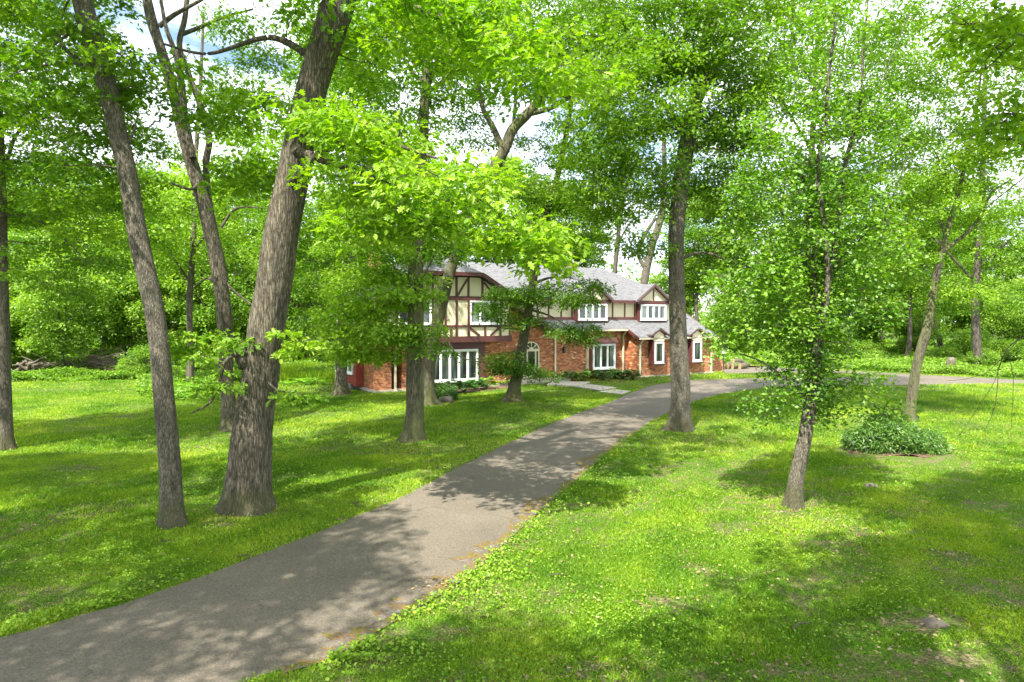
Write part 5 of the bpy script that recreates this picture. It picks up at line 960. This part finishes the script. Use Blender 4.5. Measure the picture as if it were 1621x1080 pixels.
# fallen timber at the left
log('fallen_log', 'long thin fallen trunk lying level across the brush at the left wood edge', 'log', [wp(30, 578, 58, .2), wp(80, 577, 57.5, .19), wp(125, 573, 58, .16), wp(165, 573, 59, .12), wp(200, 570, 60, .08)], M['dead'], 21)
log('fallen_log', 'curved fallen branch lying in front of the long thin fallen trunk', 'log', [wp(62, 601, 53, .14), wp(78, 597, 53, .13), wp(100, 594, 53.5, .10), wp(120, 588, 54, .08), wp(150, 588, 54.5, .05), (*A(185, 590, 54.5), .03)], M['dead'], 22)
g = np.random.default_rng(31); ms = Mesh(); c0 = A(48, 588, 55)
for k in range(34):
    a = g.uniform(0, 6.28); L = g.uniform(.6, 1.6); p = c0 + g.normal(0, .35, 3) * (2.4, .6, .8) + (0, 0, .25); q = p + np.array((math.cos(a) * L, math.sin(a) * L * .5, g.uniform(-.5, .6) * L)); m = (p + q) / 2 + g.normal(0, .15, 3); pts = np.array([p, m, q]); pts[:, 2] = np.maximum(pts[:, 2], .06); r = g.uniform(.06, .2); tube(ms, pts - (c0[0], c0[1], 0), [r, r * .8, r * .4], 8, k, .01)
o = ms.build('root_ball', M['dead'], smooth=True, use_rnd=False); o.location = (c0[0], c0[1], 0); tag(o, 'dark tangle of roots and broken logs of an uprooted tree at far left', 'fallen tree')
ms = Mesh(); c0 = A(158, 583, 57)
for k in range(190):
    a = g.normal(0, .5) + (math.pi if g.random() < .5 else 0); L = g.uniform(.5, 2.4); p = c0 + g.normal(0, 1, 3) * (1.7, .6, .6) + (0, 0, .25); q = p + np.array((math.cos(a) * L, math.sin(a) * L, g.uniform(-.25, .6) * L)); m = (p + q) / 2 + g.normal(0, .12, 3); pts = np.array([p, m, q]); pts[:, 2] = np.maximum(pts[:, 2], .03); r = g.uniform(.008, .04); tube(ms, pts - (c0[0], c0[1], 0), [r, r * .7, r * .3], 5)
o = ms.build('brush_pile', M['dead'], use_rnd=False); o.location = (c0[0], c0[1], 0); tag(o, 'grey pile of thin dead branches at the edge of the left wood', 'brush pile')
def stick(px, py, L, r, rot, m_, lab, seed):
    g = np.random.default_rng(seed); f = G(px, py); d = np.array((math.cos(rot), math.sin(rot), 0)); P = [(*(f + d * L * t + np.array((g.normal(0, .03), g.normal(0, .03), .05 + .02 * math.sin(t * 5)))), r * (1 - .6 * t)) for t in (0, .3, .65, 1)]; ms = Mesh(); c = curve3(P, .05); tube(ms, c[:, :3] - f, c[:, 3], 6); 
    k = len(c) // 2; tube(ms, [c[k, :3] - f, c[k, :3] - f + np.array((-d[1], d[0], .1)) * L * .25], [r * .6, r * .2], 5)
    o = ms.build('fallen_stick', m_, use_rnd=False); o.location = f; tag(o, lab, 'stick', 'sticks lying in the grass')
stick(566, 806, .55, .022, 1.9, M['bark_pale'], 'pale bent stick at the left edge of the drive', 1); stick(530, 826, .4, .012, .4, M['dead'], 'thin dark stick left of the pale bent stick', 2); stick(245, 862, .5, .016, .2, M['dead'], 'dark stick in the shade below the slim leaning trunk', 3)
stick(395, 888, .45, .014, 2.4, M['bark_pale'], 'pale thin stick in the shaded grass near the drive', 4); stick(1255, 1000, .5, .014, .6, M['bark_pale'], 'pale stick in the grass of the near right lawn', 5); stick(365, 815, .45, .02, .9, M['dead'], 'dark twig at the foot of the thickest trunk', 6); stick(870, 915, .35, .012, .3, M['bark_pale'], 'short pale twig right of the mossy drive edge', 7)

# ------------------------------------------------------------------ labels that count along a row, left to right
ORD = ['leftmost', 'second from the left', 'third from the left', 'fourth from the left', 'fifth from the left', 'sixth from the left', 'seventh from the left', 'eighth from the left', 'ninth from the left', 'tenth from the left', 'eleventh from the left']
for grp, txt in (('bushes along the left lawn', 'low green bush where the left lawn meets the wood'), ('bushes beyond the drive', 'green bush on the weedy bank beyond the drive'), ('ferns in the clump behind the trunks', 'yellow green fern in the clump behind the slim and thick trunks'), ('ferns in front of the tall grass', 'yellow green fern in front of the tall grass by the house')):
    row = sorted([o for o in scene.objects if o.get('group') == grp and o.location.y > 0 and 0 < PCX + F_PX * o.location.x / o.location.y < 1621], key=lambda o: o.location.x / o.location.y)
    for i, o in enumerate(row): o['label'] = (txt + ', ' + (ORD[i] if i < len(row) - 1 else 'rightmost of the row'))
    for o in scene.objects:
        if o.get('group') == grp and o not in row: o['label'] = txt + ', beyond the edge of the photo'
